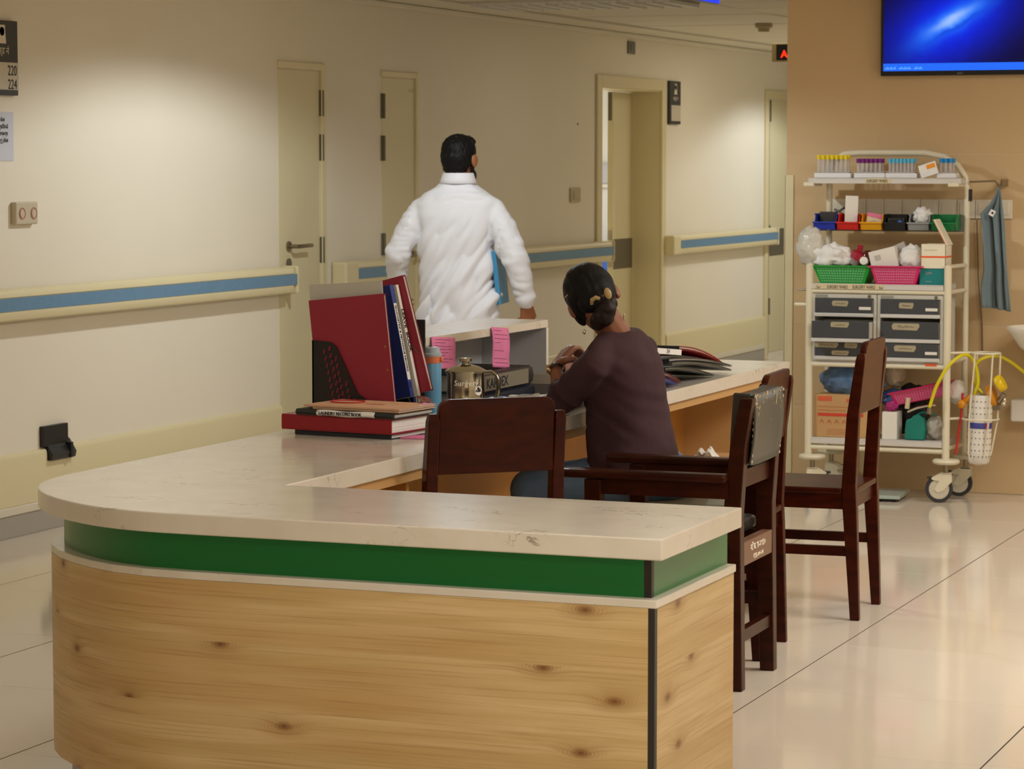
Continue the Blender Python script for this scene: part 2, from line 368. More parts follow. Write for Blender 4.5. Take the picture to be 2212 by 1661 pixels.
COAT = mat('white_coat_cotton', (226, 224, 228), 0.75, sheen=0.2); SWEATER = mat('plum_knit', (62, 35, 39), 0.9, var=(7, 0.08), bump=((180, 180, 60), 0.25, 0.002)); JEANS = mat('blue_denim', (96, 120, 146), 0.8, var=(18, 0.08)); TROUS = mat('dark_trousers', (40, 42, 52), 0.8); SHOE = mat('black_leather', (24, 22, 22), 0.4)
# =================================================================== ROOM
WX = -6.105                                           # face of the corridor wall
TY = 12.76                                            # face of the tiled wall
CZ = 2.41
# floor: dark grout bed, every porcelain tile a part
fl = MB().box((-11, -2, -0.14), (3.2, 25.2, -0.0009)).build('floor', GROUT_D, kind='structure')
MB().box((-6.1, -2, -0.02), (3.2, 2.163, 0)).build('floor_screed', FTILE, fl)
MB().box((0.954, 2.165, -0.02), (3.2, 12.75, 0)).build('floor_screed', FTILE, fl)
MB().box((-11, 12, -0.02), (-6.32, 25, 0)).build('floor_screed', FTILE, fl)
ftm = chamfer_tile(0.7952, 0.7982, 0.012, 0.0003).mesh('floor_tile'); ftm.materials.append(FTILE)
for i in range(9):
    for j in range(13):
        inst(ftm, 'floor_tile', fl, (-1.449+0.8*(i-6)+0.4, 2.165+0.8*j+0.4, 0))
for i in range(4):
    for j in range(13, 28):
        inst(ftm, 'floor_tile', fl, (-1.449+0.8*(i-6)+0.4, 2.165+0.8*j+0.4, 0))
ftm2 = chamfer_tile(0.7952, 0.192, 0.012, 0.0003).mesh('floor_tile'); ftm2.materials.append(FTILE)
for i in range(4, 9): inst(ftm2, 'floor_tile', fl, (-1.449+0.8*(i-6)+0.4, 12.565+0.097, 0))
# ceiling: slab, hung panels in a recessed grid
ce = MB().box((-11, -2, CZ+0.03), (3.2, 25.2, CZ+0.2)).build('ceiling', CGRID, kind='structure')
MB().box((-6.1, -2, CZ), (3.2, 12.0, CZ+0.05)).build('ceiling_board', CEIL, ce)
MB().box((-11, 12, CZ), (-6.32, 25, CZ+0.05)).build('ceiling_board', CEIL, ce)
cpm = chamfer_tile(1.17, 0.585, 0.02, 0.008); cpm.v = [Vector((p.x, p.y, -p.z)) for p in cpm.v]; cpm.f = [f[::-1] for f in cpm.f]
cpm = cpm.mesh('ceiling_panel'); cpm.materials.append(CEIL)
rr = random.Random(3)
for i in range(2):
    for j in range(21):
        if (i, j) == (0, 3): continue
        inst(cpm, 'ceiling_panel', ce, (-5.78+0.6+1.2*i, 12.0+0.6*j+0.3, CZ+0.004*rr.random()), (0.004*(rr.random()-.5), 0.004*(rr.random()-.5), 0))
MB().box((-6.1, 12.0, CZ-0.006), (-5.80, 25, CZ+0.03)).build('ceiling_border', CEIL, ce)
MB().box((-6.105, -2, CZ-0.035), (-6.065, 25, CZ-0.008)).build('trim_1', CEIL, kind='structure', bevel=0.006)
# walls
wl = MB(); T0 = WX-0.21
def seg(y0, y1, z0=0, z1=2.6): wl.box((T0, y0, z0), (WX, y1, z1))
seg(-2, 16.97); seg(16.97, 18.2, 2.04); seg(18.2, 25)
wl = wl.build('wall_left', WALL, kind='structure')
MB().box((-6.3, 24.6, 0), (-3.4, 24.8, 2.6)).build('wall_end', WALL, kind='structure')
wb = MB().box((-3.644, TY+0.0012, 0), (3.2, TY+0.21, 2.6)).build('wall_back', GROUT_L, kind='structure')
MB().box((-3.644, TY+0.21, 0), (-3.44, 24.8, 2.6)).build('wall_corridor', WALL, kind='structure')
MB().box((3.0, -2, 0), (3.2, 13, 2.6)).build('wall_right', WALL, kind='structure')
MB().box((-6.3, -2.2, 0), (3.2, -2, 2.6)).build('wall_front', WALL, kind='structure')
rows = [0.0, 0.386, 0.786, 1.186, 1.586, 1.986, 2.41]; cols = [-3.644, -3.19, -2.39, -1.59, -0.79, 0.01, 0.81, 1.61, 2.41, 3.0]
cache = {}
for a, b in zip(cols, cols[1:]):
    for c, d in zip(rows, rows[1:]):
        k = (round(b-a, 3), round(d-c, 3))
        if k not in cache:
            me = chamfer_tile(k[0]-0.004, k[1]-0.004, 0.01, 0.0005).mesh('wall_tile'); me.materials.append(WTILE); cache[k] = me
        inst(cache[k], 'wall_tile', wb, ((a+b)/2, TY, (c+d)/2), (math.pi/2, 0, 0))
g = MB().box((-3.650, TY-0.006, 0), (-3.606, TY+0.001, 1.488)); g.box((-3.652, TY-0.006, 0), (-3.644, TY+0.06, 1.488))
g.build('trim_2', CREAM, kind='structure', bevel=0.002)
# the room behind the open door
rb = MB().box((-10.9, 25.0, 0), (-6.32, 25.2, 2.6)).box((-11, 12, 0), (-10.8, 25.2, 2.6)).box((-10.9, 12, 0), (-6.32, 12.2, 2.6))
rb.build('wall_ward', mat('ward_wall_paint', (236, 232, 226), 0.6), kind='structure')
t = thing('bed_panel', 'grey bedhead service panel on the wall seen through the open ward door', 'panel', (-9.0, 24.95, 1.34))
MB().box((-9.9, 24.93, 1.335), (-7.0, 24.999, 1.53)).build('panel_body', GREYLAM, t, world=True, bevel=0.01)
MB().box((-9.9, 24.91, 1.30), (-7.0, 24.999, 1.335)).build('bumper', WHITEP, t, world=True, bevel=0.008)
t = thing('privacy_screen', 'blue folding screen seen through the open ward door, beside its jamb', 'screen', (-9.0, 24.5, 0))
sb = mat('blue_screen_cloth', (52, 92, 172), 0.7)
for k, xx in enumerate((-9.9, -9.3, -8.7)):
    MB().grid(lambda u, v, xx=xx: Vector((xx+0.58*u, 24.5+0.012*math.sin(u*26), 0.12+0.655*v)), 16, 2).build('screen_cloth', sb, t, world=True, solid=0.004, smooth=True)
    MB().tube([(xx, 24.5, 0.0), (xx, 24.5, 0.75), (xx+0.585, 24.5, 0.75), (xx+0.585, 24.5, 0.0)], 0.012, 8).build('screen_frame', STEEL, t, world=True, smooth=True)

# low wall guard and skirting, piece by piece between the doors
def skirting(y0, y1, notch=None, root=None):
    def prof(a, b):
        mb = MB(); pr = [(0, .13), (.020, .13), (.022, .20), (.022, .325), (.018, .339), (.010, .346), (0, .346)]
        mb.loft([[Vector((WX+p, y, z)) for p, z in pr] for y in (a, b)]); return mb
    if notch:
        n = prof(y0, notch[0]); n2 = prof(notch[1], y1); n.add(n2.v, n2.f)
        n.box((WX, notch[0], .13), (WX+.022, notch[1], notch[2]))
    else: n = prof(y0, y1)
    o = n.build('baseboard_left', CREAM, kind='structure', smooth=True)
    MB().box((WX, y0, .092), (WX+.026, y1, .129)).build('ledge', mat('ledge_vinyl', (222, 212, 190), .4), o, bevel=.006)
    MB().box((WX, y0, 0), (WX+.020, y1, .091)).build('skirting', GREYSK, o, bevel=.003)
skirting(-1.9, 12.26, (10.03, 10.235, .294)); skirting(12.83, 13.49); skirting(13.98, 16.87); skirting(18.30, 20.73)

# handrails
def handrail(y0, y1, label):
    t = thing('handrail', label, 'handrail', (WX, (y0+y1)/2, 0.9), group='corridor handrails')
    pr = [(.030, .905), (.060, .900), (.082, .908), (.090, .925), (.090, .940), (.086, .943), (.086, .998), (.090, 1.001), (.090, 1.016), (.080, 1.030), (.055, 1.036), (.030, 1.030)]
    MB().loft([[Vector((WX+p, y, z)) for p, z in pr] for y in (y0+.06, y1-.06)]).build('rail_body', CREAM, t, world=True, smooth=True)
    MB().box((WX+.084, y0+.16, .944), (WX+.0895, y1-.02, .997)).build('blue_strip', BLUES, t, world=True)
    for a, b, ext in ((y0, y0+.16, 0), (y1-.0205, y1, 0)):
        MB().box((WX+.004, a, .899), (WX+.0915, b, 1.037)).build('end_cap', CREAM, t, world=True, bevel=.014, bseg=3)
    n = max(1, int((y1-y0)/1.2))
    for k in range(n+1): MB().box((WX, y0+.08+(y1-y0-.2)*k/n, .93), (WX+.04, y0+.12+(y1-y0-.2)*k/n, 1.01)).build('bracket', CREAM, t, world=True)
handrail(7.2, 12.32, 'long cream handrail with blue strip ending at the first closed door')
handrail(12.872, 13.47, 'short cream handrail with blue strip between the two closed doors')
handrail(14.02, 17.02, 'cream handrail with blue strip behind the man, ending at the open doorway')
handrail(18.25, 20.88, 'cream handrail with blue strip to the far side of the open doorway')

# doors
def hinges(d, y, spans, x=WX+.004):
    for z0, z1 in spans:
        mb = MB().box((x-.004, y-.014, z0), (x+.008, y+.014, z1)); mb.cyl((x+.010, y, z0), (x+.010, y, z1), .008, seg=10)
        mb.build('hinge', STEELD, d, world=True, smooth=True)
d = thing('door_1', 'closed narrow cream door with lever handle and three dark hinges', None, (WX, 12.5, 0), kind='structure')
MB().box((WX-.02, 12.272, .01), (WX+.003, 12.738, 2.008)).build('door_leaf', CREAMD, d, world=True, bevel=.002)
f = MB().box((WX-.02, 12.268, 2.012), (WX+.014, 12.80, 2.048)).box((WX-.02, 12.745, 0), (WX+.016, 12.80, 2.048))
f.build('door_frame', CREAM, d, world=True, bevel=.004)
hinges(d, 12.757, [(1.782, 1.914), (1.556, 1.69), (1.036, 1.168), (.30, .43)])
h = MB().cyl((WX, 12.375, 1.13), (WX+.012, 12.375, 1.13), .026); h.tube([(WX+.01, 12.375, 1.13), (WX+.055, 12.375, 1.13), (WX+.06, 12.39, 1.13), (WX+.06, 12.53, 1.132)], .010, 10)
h.build('door_handle', STEEL, d, world=True, smooth=True)
MB().cyl((WX, 12.375, 1.045), (WX+.010, 12.375, 1.045), .025).build('keyhole', STEELD, d, world=True, smooth=True)
d = thing('door_2', 'closed cream door half hidden by the man in the white coat', None, (WX, 13.74, 0), kind='structure')
MB().box((WX-.02, 13.515, .01), (WX+.003, 13.945, 2.0)).build('door_leaf', CREAMD, d, world=True, bevel=.002)
MB().box((WX-.02, 13.50, 2.004), (WX+.014, 13.985, 2.035)).box((WX-.02, 13.95, 0), (WX+.016, 13.985, 2.035)).build('door_frame', CREAM, d, world=True, bevel=.004)
hinges(d, 13.518, [(1.782, 1.914), (1.556, 1.69), (1.05, 1.168)])
h = MB().cyl((WX, 13.90, 1.05), (WX+.012, 13.90, 1.05), .024); h.tube([(WX+.01, 13.90, 1.05), (WX+.055, 13.90, 1.05), (WX+.06, 13.88, 1.05), (WX+.06, 13.80, 1.05)], .010, 10)
h.build('door_handle', STEEL, d, world=True, smooth=True)
MB().box((WX, 13.87, 1.93), (WX+.004, 13.93, 1.945)).build('number_plate', STEEL, d, world=True)
# open ward door
d = thing('door_3', 'open ward doorway with a narrow fixed leaf and steel push plate', None, (WX, 17.6, 0), kind='structure')
f = MB().box((WX, 16.88, 0), (WX+.018, 16.972, 2.115)).box((WX, 18.198, 0), (WX+.018, 18.285, 2.115)).box((WX, 16.972, 2.038), (WX+.018, 18.198, 2.115))
f.box((WX-.22, 16.955, 0), (WX, 16.972, 2.05)).box((WX-.22, 18.198, 0), (WX, 18.215, 2.05)).box((WX-.22, 16.972, 2.03), (WX, 18.198, 2.05))
f.build('door_frame', CREAM, d, world=True, bevel=.004)
MB().box((-6.345, 17.79, .01), (-6.305, 18.19, 2.026)).build('door_leaf', CREAMD, d, world=True, bevel=.002)
MB().box((-6.306, 17.80, .815), (-6.302, 18.185, 1.02)).build('push_plate', STEELD, d, world=True)
lk = MB().box((-6.340, 17.786, .83), (-6.312, 17.792, 1.08)).box((-6.334, 17.783, 1.0), (-6.318, 17.79, 1.04)).box((-6.334, 17.783, .87), (-6.318, 17.79, .93)); lk.build('lock_plate', STEEL, d, world=True)
MB().box((-6.340, 17.786, 1.83), (-6.314, 17.792, 2.02)).build('flush_bolt', STEELD, d, world=True)
MB().box((-7.13, 16.965, .01), (-6.33, 17.005, 2.026)).build('door_leaf', CREAMD, d, world=True, bevel=.002)
# far door
d = thing('door_4', 'far cream door with steel push plate beside the tiled wall corner', None, (WX, 21.2, 0), kind='structure')
MB().box((WX, 20.745, 0), (WX+.018, 20.83, 2.105)).box((WX, 21.60, 0), (WX+.018, 21.70, 2.105)).box((WX, 20.83, 2.04), (WX+.018, 21.60, 2.105)).build('door_frame', CREAM, d, world=True, bevel=.004)
MB().box((WX-.02, 20.89, .05), (WX+.004, 21.59, 2.03)).build('door_leaf', CREAMD, d, world=True, bevel=.002)
MB().box((WX+.002, 20.90, .81), (WX+.007, 21.585, 1.02)).build('push_plate', STEELD, d, world=True)
MB().box((WX-.01, 20.832, .02), (WX+.003, 20.886, 2.03)).build('dark_hinge_gap', DARKG, d, world=True)  # dark strip standing in for the shade in the hinge gap
hinges(d, 20.86, [(1.86, 2.03), (.93, 1.05), (.35, .48)], WX+.006)
h = MB().tube([(WX, 21.50, .62), (WX+.05, 21.50, .62), (WX+.05, 21.50, .80), (WX, 21.50, .80)], .014, 10); h.build('door_handle', CREAM, d, world=True, smooth=True)

# =================================================================== things on the walls
SIGN = mat('sign_grey', (58, 57, 56), 0.4); SIGNP = mat('sign_plate', (206, 196, 176), 0.5)
def wallsign(y0, y1, z0, z1, label, nums):
    t = thing('room_sign', label, 'sign', (WX, (y0+y1)/2, z0)); w = y1-y0; x = WX+.022
    MB().box((WX, y0, z0), (x, y1, z1)).build('sign_board', SIGN, t, world=True, bevel=.003)
    MB().box((x-.004, y0+.10*w, z0+.075*(z1-z0)), (x+.002, y1-.03*w, z0+.44*(z1-z0))).build('number_plate', SIGNP, t, world=True)
    cy = (y0+y1)/2; h = z1-z0                      # a seated-patient pictogram
    pg = MB().cyl((x, cy, z0+.85*h), (x+.002, cy, z0+.85*h), .018*h/.3, seg=14)
    pg.prism([(-.030, 0), (.030, 0), (.022, .075), (-.014, .075)], x, x+.002, lambda p: Vector((p[2], cy+p[0], z0+.69*h+p[1])))
    pg.build('pictogram', WHITEI, t, world=True)
    text('वार्ड नं', .13*h, (x+.001, cy, z0+.55*h), (0, 1, 0), (0, 0, 1), WHITEI, t, align='CENTER')
    for k, s in enumerate(nums):
        text(s, .19*h, (x+.003, y1-.06*w, z0+(.27-.185*k)*h), (0, 1, 0), (0, 0, 1), INK, t, align='RIGHT', sx=.8)
wallsign(9.60, 9.845, 1.822, 2.126, 'dark grey room sign reading 220 and 224 over a paper notice', ['220', '224'])
wallsign(18.352, 18.59, 1.811, 2.112, 'dark grey room sign just right of the open ward doorway', [])
t = thing('paper_notice', 'white printed notice taped to wall under the room sign', 'notice', (WX, 9.72, 1.56))
MB().box((WX+.001, 9.58, 1.555), (WX+.003, 9.832, 1.755)).build('sheet', mat('bluish_paper', (206, 206, 214), .7), t, world=True)
for k, (s, e) in enumerate((('सेवा', 9.765), ('नर्सिङको', 9.79), ('सम्बन्ध', 9.788), ('सम्पर्क गर्नु होला', 9.79))):
    text(s, .022, (WX+.004, e, 1.715-.028*k), (0, 1, 0), (0, 0, 1), INK, t, align='RIGHT')
t = thing('call_panel', 'small beige wall panel with two red ringed round buttons', 'switch', (WX, 9.88, 1.29))
MB().box((WX, 9.805, 1.293), (WX+.028, 9.975, 1.386)).build('panel_body', mat('aged_plastic', (200, 186, 158), .5), t, world=True, bevel=.006)
for yy in (9.85, 9.94):
    MB().cyl((WX+.026, yy, 1.338), (WX+.031, yy, 1.338), .017).build('button', mat('aged_button', (206, 180, 158), .5), t, world=True, smooth=True)
    MB().tube([(WX+.0285, yy+.023*math.cos(a*math.pi/12), 1.338+.023*math.sin(a*math.pi/12)) for a in range(24)], .0022, 6, closed=True).build('button_ring', mat('faded_red', (176, 110, 92), .5), t, world=True)
t = thing('door_holder', 'black magnetic door holder box set low in the cream wall guard', 'door holder', (WX, 10.13, .29))
MB().box((WX, 10.005, .352), (WX+.022, 10.205, .440)).build('back_plate', BLACKP, t, world=True, bevel=.003)
pr = [(0, .294), (.040, .294), (.046, .318), (.030, .345), (.012, .372), (0, .378)]
MB().loft([[Vector((WX+.0005+p, y, z)) for p, z in pr] for y in (10.035, 10.23)]).build('cradle', BLACKP, t, world=True)
MB().box((WX, 10.18, .294), (WX+.05, 10.20, .36)).build('side_cheek', BLACKP, t, world=True, bevel=.003)
for p, s, lab, c in ((onx(1240.5, 421, WX), (.09, .09), 'square cream switch plate on the wall left of the open doorway', 'switch'), (onx(1362, 103, WX), (.07, .085), 'small grey sensor box high on the wall above the doorway', 'sensor')):
    t = thing('wall_switch' if c == 'switch' else 'wall_sensor', lab, c, (WX, p.y, p.z-s[1]/2))
    mm = mat('dim_plate', (190, 174, 142), .5) if c == 'switch' else mat('sensor_grey', (120, 116, 104), .5)
    MB().box((WX, p.y-s[0], p.z-s[1]/2), (WX+.012, p.y+s[0], p.z+s[1]/2)).build('plate', mm, t, world=True, bevel=.004)
    MB().box((WX+.010, p.y-s[0]*.5, p.z-s[1]*.3), (WX+.017, p.y+s[0]*.5, p.z+s[1]*.3)).build('rocker', mm, t, world=True, bevel=.002)
p = onx(1247, 268, WX); tag(MB().cyl((WX, p.y, p.z), (WX+.008, p.y, p.z), .005, seg=8).build('wall_nail', STEELD), 'small nail in the wall left of the open doorway', 'nail')

# ceiling fittings
t = thing('ceiling_light', 'louvred ceiling light in the corridor, cut by the top of the frame', 'light', (-5.18, 14.1, CZ-.02))
MB().box((-5.75, 13.80, CZ-.012), (-4.60, 14.38, CZ+.028)).build('light_tray', mat('light_tray_paint', (206, 200, 188), .4), t, world=True)
lv = mat('louvre_white', (226, 222, 214), .35)
for k in range(12): MB().box((-5.72+.10*k, 13.84, CZ-.03), (-5.69+.10*k, 14.34, CZ-.011)).build('louvre_blade', lv, t, world=True)
for k in range(4): MB().cyl((-5.7, 13.90+.13*k, CZ-.008), (-4.65, 13.90+.13*k, CZ-.008), .008, seg=8).build('light_tube', mat('unlit_tube', (230, 226, 220), .3), t, world=True, smooth=True)
t = thing('smoke_detector', 'round pale smoke detector on the corridor ceiling', 'detector', (-5.076, 17.2, CZ-.05))
p = onz(1650, 58, CZ-.02); MB().lathe([(.055, CZ), (.055, CZ-.022), (.038, CZ-.03), (.034, CZ-.05), (.0, CZ-.052)], (p.x, p.y, 0)).build('detector_body', mat('detector_plastic', (176, 158, 124), .5), t, world=True, smooth=True)
t = thing('hanging_screen', 'blue lit information screen hanging from the corridor ceiling', 'screen', (-4.7, 13.9, 2.385))
MB().box((-4.405, 12.9, 2.378), (-4.369, 14.0, 2.4095)).build('screen_housing', BLACKP, t, world=True, bevel=.003)
MB().box((-4.37, 12.91, 2.380), (-4.3655, 13.985, 2.409)).build('lit_panel', mat('blue_screen', (10, 20, 120), .4, emit=((20, 60, 255), 1.0)), t, world=True)
t = thing('led_display', 'small hanging display showing a glowing red letter A', 'display', (-4.2, 15, 2.1))
a, b = ony(1667, 92, 15.0), ony(1676, 133, 15.0)
MB().box((a.x, 15.0, b.z), (a.x+.42, 15.07, a.z-.005)).build('display_case', mat('case_beige', (190, 166, 110), .5), t, world=True, bevel=.004)
MB().box((b.x+.004, 14.994, b.z+.008), (a.x+.41, 15.001, a.z-.012)).build('display_face', BLACKP, t, world=True)
q = ony(1692, 126, 14.99); text('A', .055, (q.x-.014, 14.992, q.z+.006), (1, 0, 0), (0, 0, 1), mat('red_led', (60, 4, 2), .5, emit=((255, 40, 12), 2.0)), t, bold=.002)
MB().cyl((b.x+.07, 15.03, a.z-.006), (b.x+.07, 15.03, CZ), .012, seg=10).build('hanger_rod', STEEL, t, world=True, smooth=True)

# =================================================================== television
t = thing('television', 'flat black television showing a blue glowing picture on tiled wall', 'television', (-2.80, TY, 1.951))
x0, x1, z0, z1 = -3.176, -2.42, 1.951, 2.385
MB().box((x0, TY-.055, z0), (x1, TY-.02, z1)).build('bezel', BLACKP, t, world=True, bevel=.004)
MB().box((x0+.15, TY-.03, z0+.08), (x1-.15, TY-.004, z1-.08)).build('wall_mount', STEELD, t, world=True)
sc = MB().box((0, 0, 0), (.728, .002, .394)).build('screen', screen_material(), t); sc.location = (x0+.014+2.80, -.0572, .029)
MB().box((x0+.014, TY-.0590, z0+.0222), (x1-.014, TY-.0572, z0+.057)).build('status_bar', mat('bar_blue', (4, 12, 60), .4, emit=((26, 108, 255), 1.0)), t, world=True)
sb = MB()
for a, b in ((.022, .078), (.088, .152), (.16, .208)):
    n = int((b-a)/.006)
    for k in range(n): sb.box((x0+a+.006*k, TY-.0597, z0+.030), (x0+a+.006*k+.0042, TY-.0588, z0+.036+.006*((k*7) % 3)/2))
sb.build('status_text', mat('bar_text', (20, 60, 120), .4, emit=((96, 170, 255), 1.0)), t, world=True)
MB().box((-2.80-.013, TY-.0560, z0+.006), (-2.80+.013, TY-.0545, z0+.013)).build('maker_badge', mat('badge_grey', (110, 108, 112), .4), t, world=True)

# =================================================================== nurses' counter
front = [(-1.85, 5.54), (-2.3, 5.54), (-2.75, 5.54), (-3.02, 5.541), (-3.14, 5.552), (-3.24, 5.580), (-3.33, 5.625), (-3.415, 5.683), (-3.495, 5.752), (-3.56, 5.828), (-3.612, 5.912), (-3.646, 6.005), (-3.663, 6.105), (-3.668, 6.22), (-3.668, 7.0), (-3.668, 8.6), (-3.668, 10.70)]
def off(d, ch=front):                                   # offset the outer line inwards by d
    r = []
    for i, p in enumerate(ch):
        a = ch[max(i-1, 0)]; b = ch[min(i+1, len(ch)-1)]; tx, ty = b[0]-a[0], b[1]-a[1]; L = math.hypot(tx, ty)
        r.append((p[0]+ty/L*d, p[1]-tx/L*d))
    return r
def smoothchain(ch, n=4):                               # Catmull-Rom through the curved part
    out = []
    for i in range(len(ch)-1):
        p0, p1, p2, p3 = (Vector(ch[max(i-1, 0)]), Vector(ch[i]), Vector(ch[i+1]), Vector(ch[min(i+2, len(ch)-1)]))
        m = n if 2 <= i <= 13 else 1
        for k in range(m):
            t_ = k/m; q = 0.5*((2*p1)+(p2-p0)*t_+(2*p0-5*p1+4*p2-p3)*t_*t_+(3*p1-p0-3*p2+p3)*t_**3) if m > 1 else p1
            out.append((q.x, q.y))
    out.append(ch[-1]); return out
front = smoothchain(front)
def strip(d0, d1, z0, z1, x_end=None, y_end=None):
    A, B = off(d0), off(d1)
    if x_end is not None: A[0] = (x_end, A[0][1]); B[0] = (x_end, B[0][1])
    return MB().loft([[Vector((a[0], a[1], z0)), Vector((a[0], a[1], z1)), Vector((b[0], b[1], z1)), Vector((b[0], b[1], z0))] for a, b in zip(A, B)])
desk = thing('nurse_counter', 'curved pine nurses counter with green band and pale stone worktop', 'counter', (-2.75, 6.6, 0))
outline = front + [(-3.034, 10.70), (-3.034, 6.135), (-1.85, 6.126)]
MB().prism(outline, .703, .75).build('worktop', STONE, desk, world=True, bevel=.003)
strip(.062, .080, .612, .703, -1.911).build('green_band', GREEN, desk, world=True, smooth=True)
MB().box((-1.911, 5.601, .612), (-1.894, 5.618, .703)).build('corner_trim', BLACKT, desk, world=True)
MB().box((-1.911, 5.618, .612), (-1.894, 6.155, .703)).build('green_end', GREEN, desk, world=True, label='green end of the band')
oc, ic = off(.030), off(.12)
oc[0] = (-1.872, oc[0][1]); ic[0] = (-1.98, ic[0][1])
MB().prism([(-1.872, 6.155)]+oc+ic[::-1]+[(-1.98, 6.155)], .594, .612).build('ledge', STONE, desk, world=True, bevel=.002)
strip(.030, .048, .10, .594, -1.891).build('pine_panel', PINE, desk, world=True, smooth=True)
MB().box((-1.891, 5.5705, .10), (-1.876, 5.588, .594)).build('corner_trim', BLACKT, desk, world=True)
MB().box((-1.893, 5.588, .10), (-1.876, 6.150, .594)).build('pine_end', PINE, desk, world=True)
strip(.075, .09, 0, .10, -1.93).build('plinth', GREYSK, desk, world=True, smooth=True)
MB().box((-3.0, 6.07, .10), (-1.895, 6.088, .703)).build('inner_panel', INW, desk, world=True)
MB().box((-3.47, 6.16, .02), (-3.45, 10.60, .703)).build('modesty_panel', INW, desk, world=True)
MB().box((-3.075, 6.16, .672), (-3.05, 10.66, .703)).build('apron', mat('apron_wood', (196, 152, 96), .45), desk, world=True)
MB().box((-3.64, 10.60, 0), (-3.06, 10.66, .703)).build('end_panel', mat('apron_wood', (196, 152, 96), .45), desk, world=True)
MB().box((-3.45, 7.02, .02), (-3.10, 7.04, .672)).build('divider', INW, desk, world=True)
# raised shelf unit on the counter
hs = thing('counter_shelf', 'open white shelf unit with stone top standing on the back counter', 'shelf', (-3.53, 8.4, .751))
X0, X1, Y0, Y1 = -3.665, -3.406, 7.87, 8.94
MB().box((X0, Y0, .978), (X1, Y1, 1.005)).build('shelf_top', STONE, hs, world=True, bevel=.002)
MB().box((X0, Y1-.02, .751), (X1, Y1, .978)).build('side_panel', GREYLAM, hs, world=True)
MB().box((X0, Y0, .751), (X1, Y0+.02, .978)).build('side_panel', GREYLAM, hs, world=True)
MB().box((X0, Y0+.02, .751), (X0+.018, Y1-.02, .978)).build('back_panel', GREYLAM, hs, world=True)  # white unit: the shade inside is put into the grey of its panels
MB().box((X1-.0005, Y1-.02, .751), (X1+.001, Y1, .978)).build('edge_band', WHITEP, hs, world=True)
# =================================================================== chairs
def wooden_chair(label, loc, rz, top=.909, panel_top=.946, panel_bot=.70, cushion=False, hw=.18):
    t = thing('wooden_chair', label, 'chair', loc, rz, group='dark wooden chairs at the counter')
    for s in (-1, 1):
        prof = [(0, 0, .013, .016), (.020, .38, .018, .024), (.024, .46, .018, .024), (.012, .70, .017, .021), (-.012, top-.02, .016, .016), (-.014, top, .012, .012)]
        rings = [[Vector((s*hw+a*i, y+b*j, z)) for i, j in ((-1, -1), (1, -1), (1, 1), (-1, 1))] for y, z, a, b in prof]
        MB().loft(rings).build('leg', WOOD, t, bevel=.003)
        MB().beam((s*hw, .40, 0), (s*hw, .40, .43), (.013, .013), (.02, .02)).build('leg', WOOD, t, bevel=.003)
        MB().box((s*hw-.012, .03, .379), (s*hw+.012, .40, .431)).build('side_rail', WOOD, t)
        MB().box((s*hw-.010, .02, .219), (s*hw+.010, .39, .252)).build('stretcher', WOOD, t)
    MB().box((-hw, .012, .379), (hw, .034, .431)).build('back_rail', WOOD, t)
    MB().box((-hw, .388, .379), (hw, .412, .431)).build('front_rail', WOOD, t)
    seat = [(-hw-.02, .425), (-hw-.02, .048), (-hw+.02, .048), (-hw+.02, .0), (hw-.02, .0), (hw-.02, .048), (hw+.02, .048), (hw+.02, .425)]
    MB().prism(seat, .431, .452).build('seat', WOOD, t, bevel=.005)
    if cushion: MB().box((-hw+.01, .05, .452), (hw-.01, .41, .482)).build('seat_pad', OLIVE, t, bevel=.014, bseg=3)
    r = .03; w_ = hw-.015; pl = [(-w_, panel_bot), (w_, panel_bot)] + [(w_-r+r*math.cos(a), panel_top-r+r*math.sin(a)) for a in (0, .4, .8, 1.2, 1.57)] + [(-w_+r-r*math.sin(a), panel_top-r+r*math.cos(a)) for a in (0, .4, .8, 1.2, 1.57)]
    def bend(p): x, z, d = p; f = (z-.70)/.25; return Vector((x, .004-.020*f+d-.010*(1-(x/w_)**2), z))
    MB().prism(pl, -.012, .010, bend).build('back_panel', WOOD, t, bevel=.004)
    return t
wooden_chair('dark wooden chair with broad back panel facing away beside the steel jug', (-2.831, 7.020, 0), 41.5, .866, .905, .697, hw=.185)
wooden_chair('dark wooden chair with grey seat pad under the seated woman', (-2.43, 8.367, 0), 94, .868, .893, .67, cushion=True)
wooden_chair('dark wooden chair with bare seat in front of the white trolley', (-2.336, 9.219, 0), 92.8)

t = thing('armchair', 'wooden armchair with worn black vinyl back and painted number on its seat rail', 'chair', (-2.341, 7.875, 0), 91)
for s in (-1, 1):
    prof = [(0, 0, .020, .022), (.010, .38, .023, .026), (.012, .52, .023, .026), (-.004, .72, .021, .023), (-.030, .865, .019, .019)]
    MB().loft([[Vector((s*.178+a*i, y+b*j, z)) for i, j in ((-1, -1), (1, -1), (1, 1), (-1, 1))] for y, z, a, b in prof]).build('leg', WOODB, t, bevel=.003)
    MB().beam((s*.215, .43, 0), (s*.215, .43, .615), (.019, .022), (.022, .026)).build('leg', WOODB, t, bevel=.003)
    arm = [(-.025, .02), (.025, .02), (.030, .30), (.036, .50), (.026, .535), (-.026, .535), (-.036, .50), (-.030, .30)]
    MB().prism([(s*.215+a, b) for a, b in arm], .618, .644).build('armrest', WOODB, t, bevel=.009, bseg=3)
    MB().box((s*.205-.011, .02, .57), (s*.205+.011, .43, .619)).build('arm_rail', WOODB, t)
    MB().box((s*.195-.013, .02, .372), (s*.195+.013, .42, .43)).build('side_rail', WOODB, t)
    MB().box((s*.195-.012, .02, .20), (s*.195+.012, .42, .237)).build('stretcher', WOODB, t)
rail = MB().box((-.178, -.014, .366), (.178, .018, .437)).build('seat_rail', mat('rail_brown', (112, 78, 56), .4), t, bevel=.002)
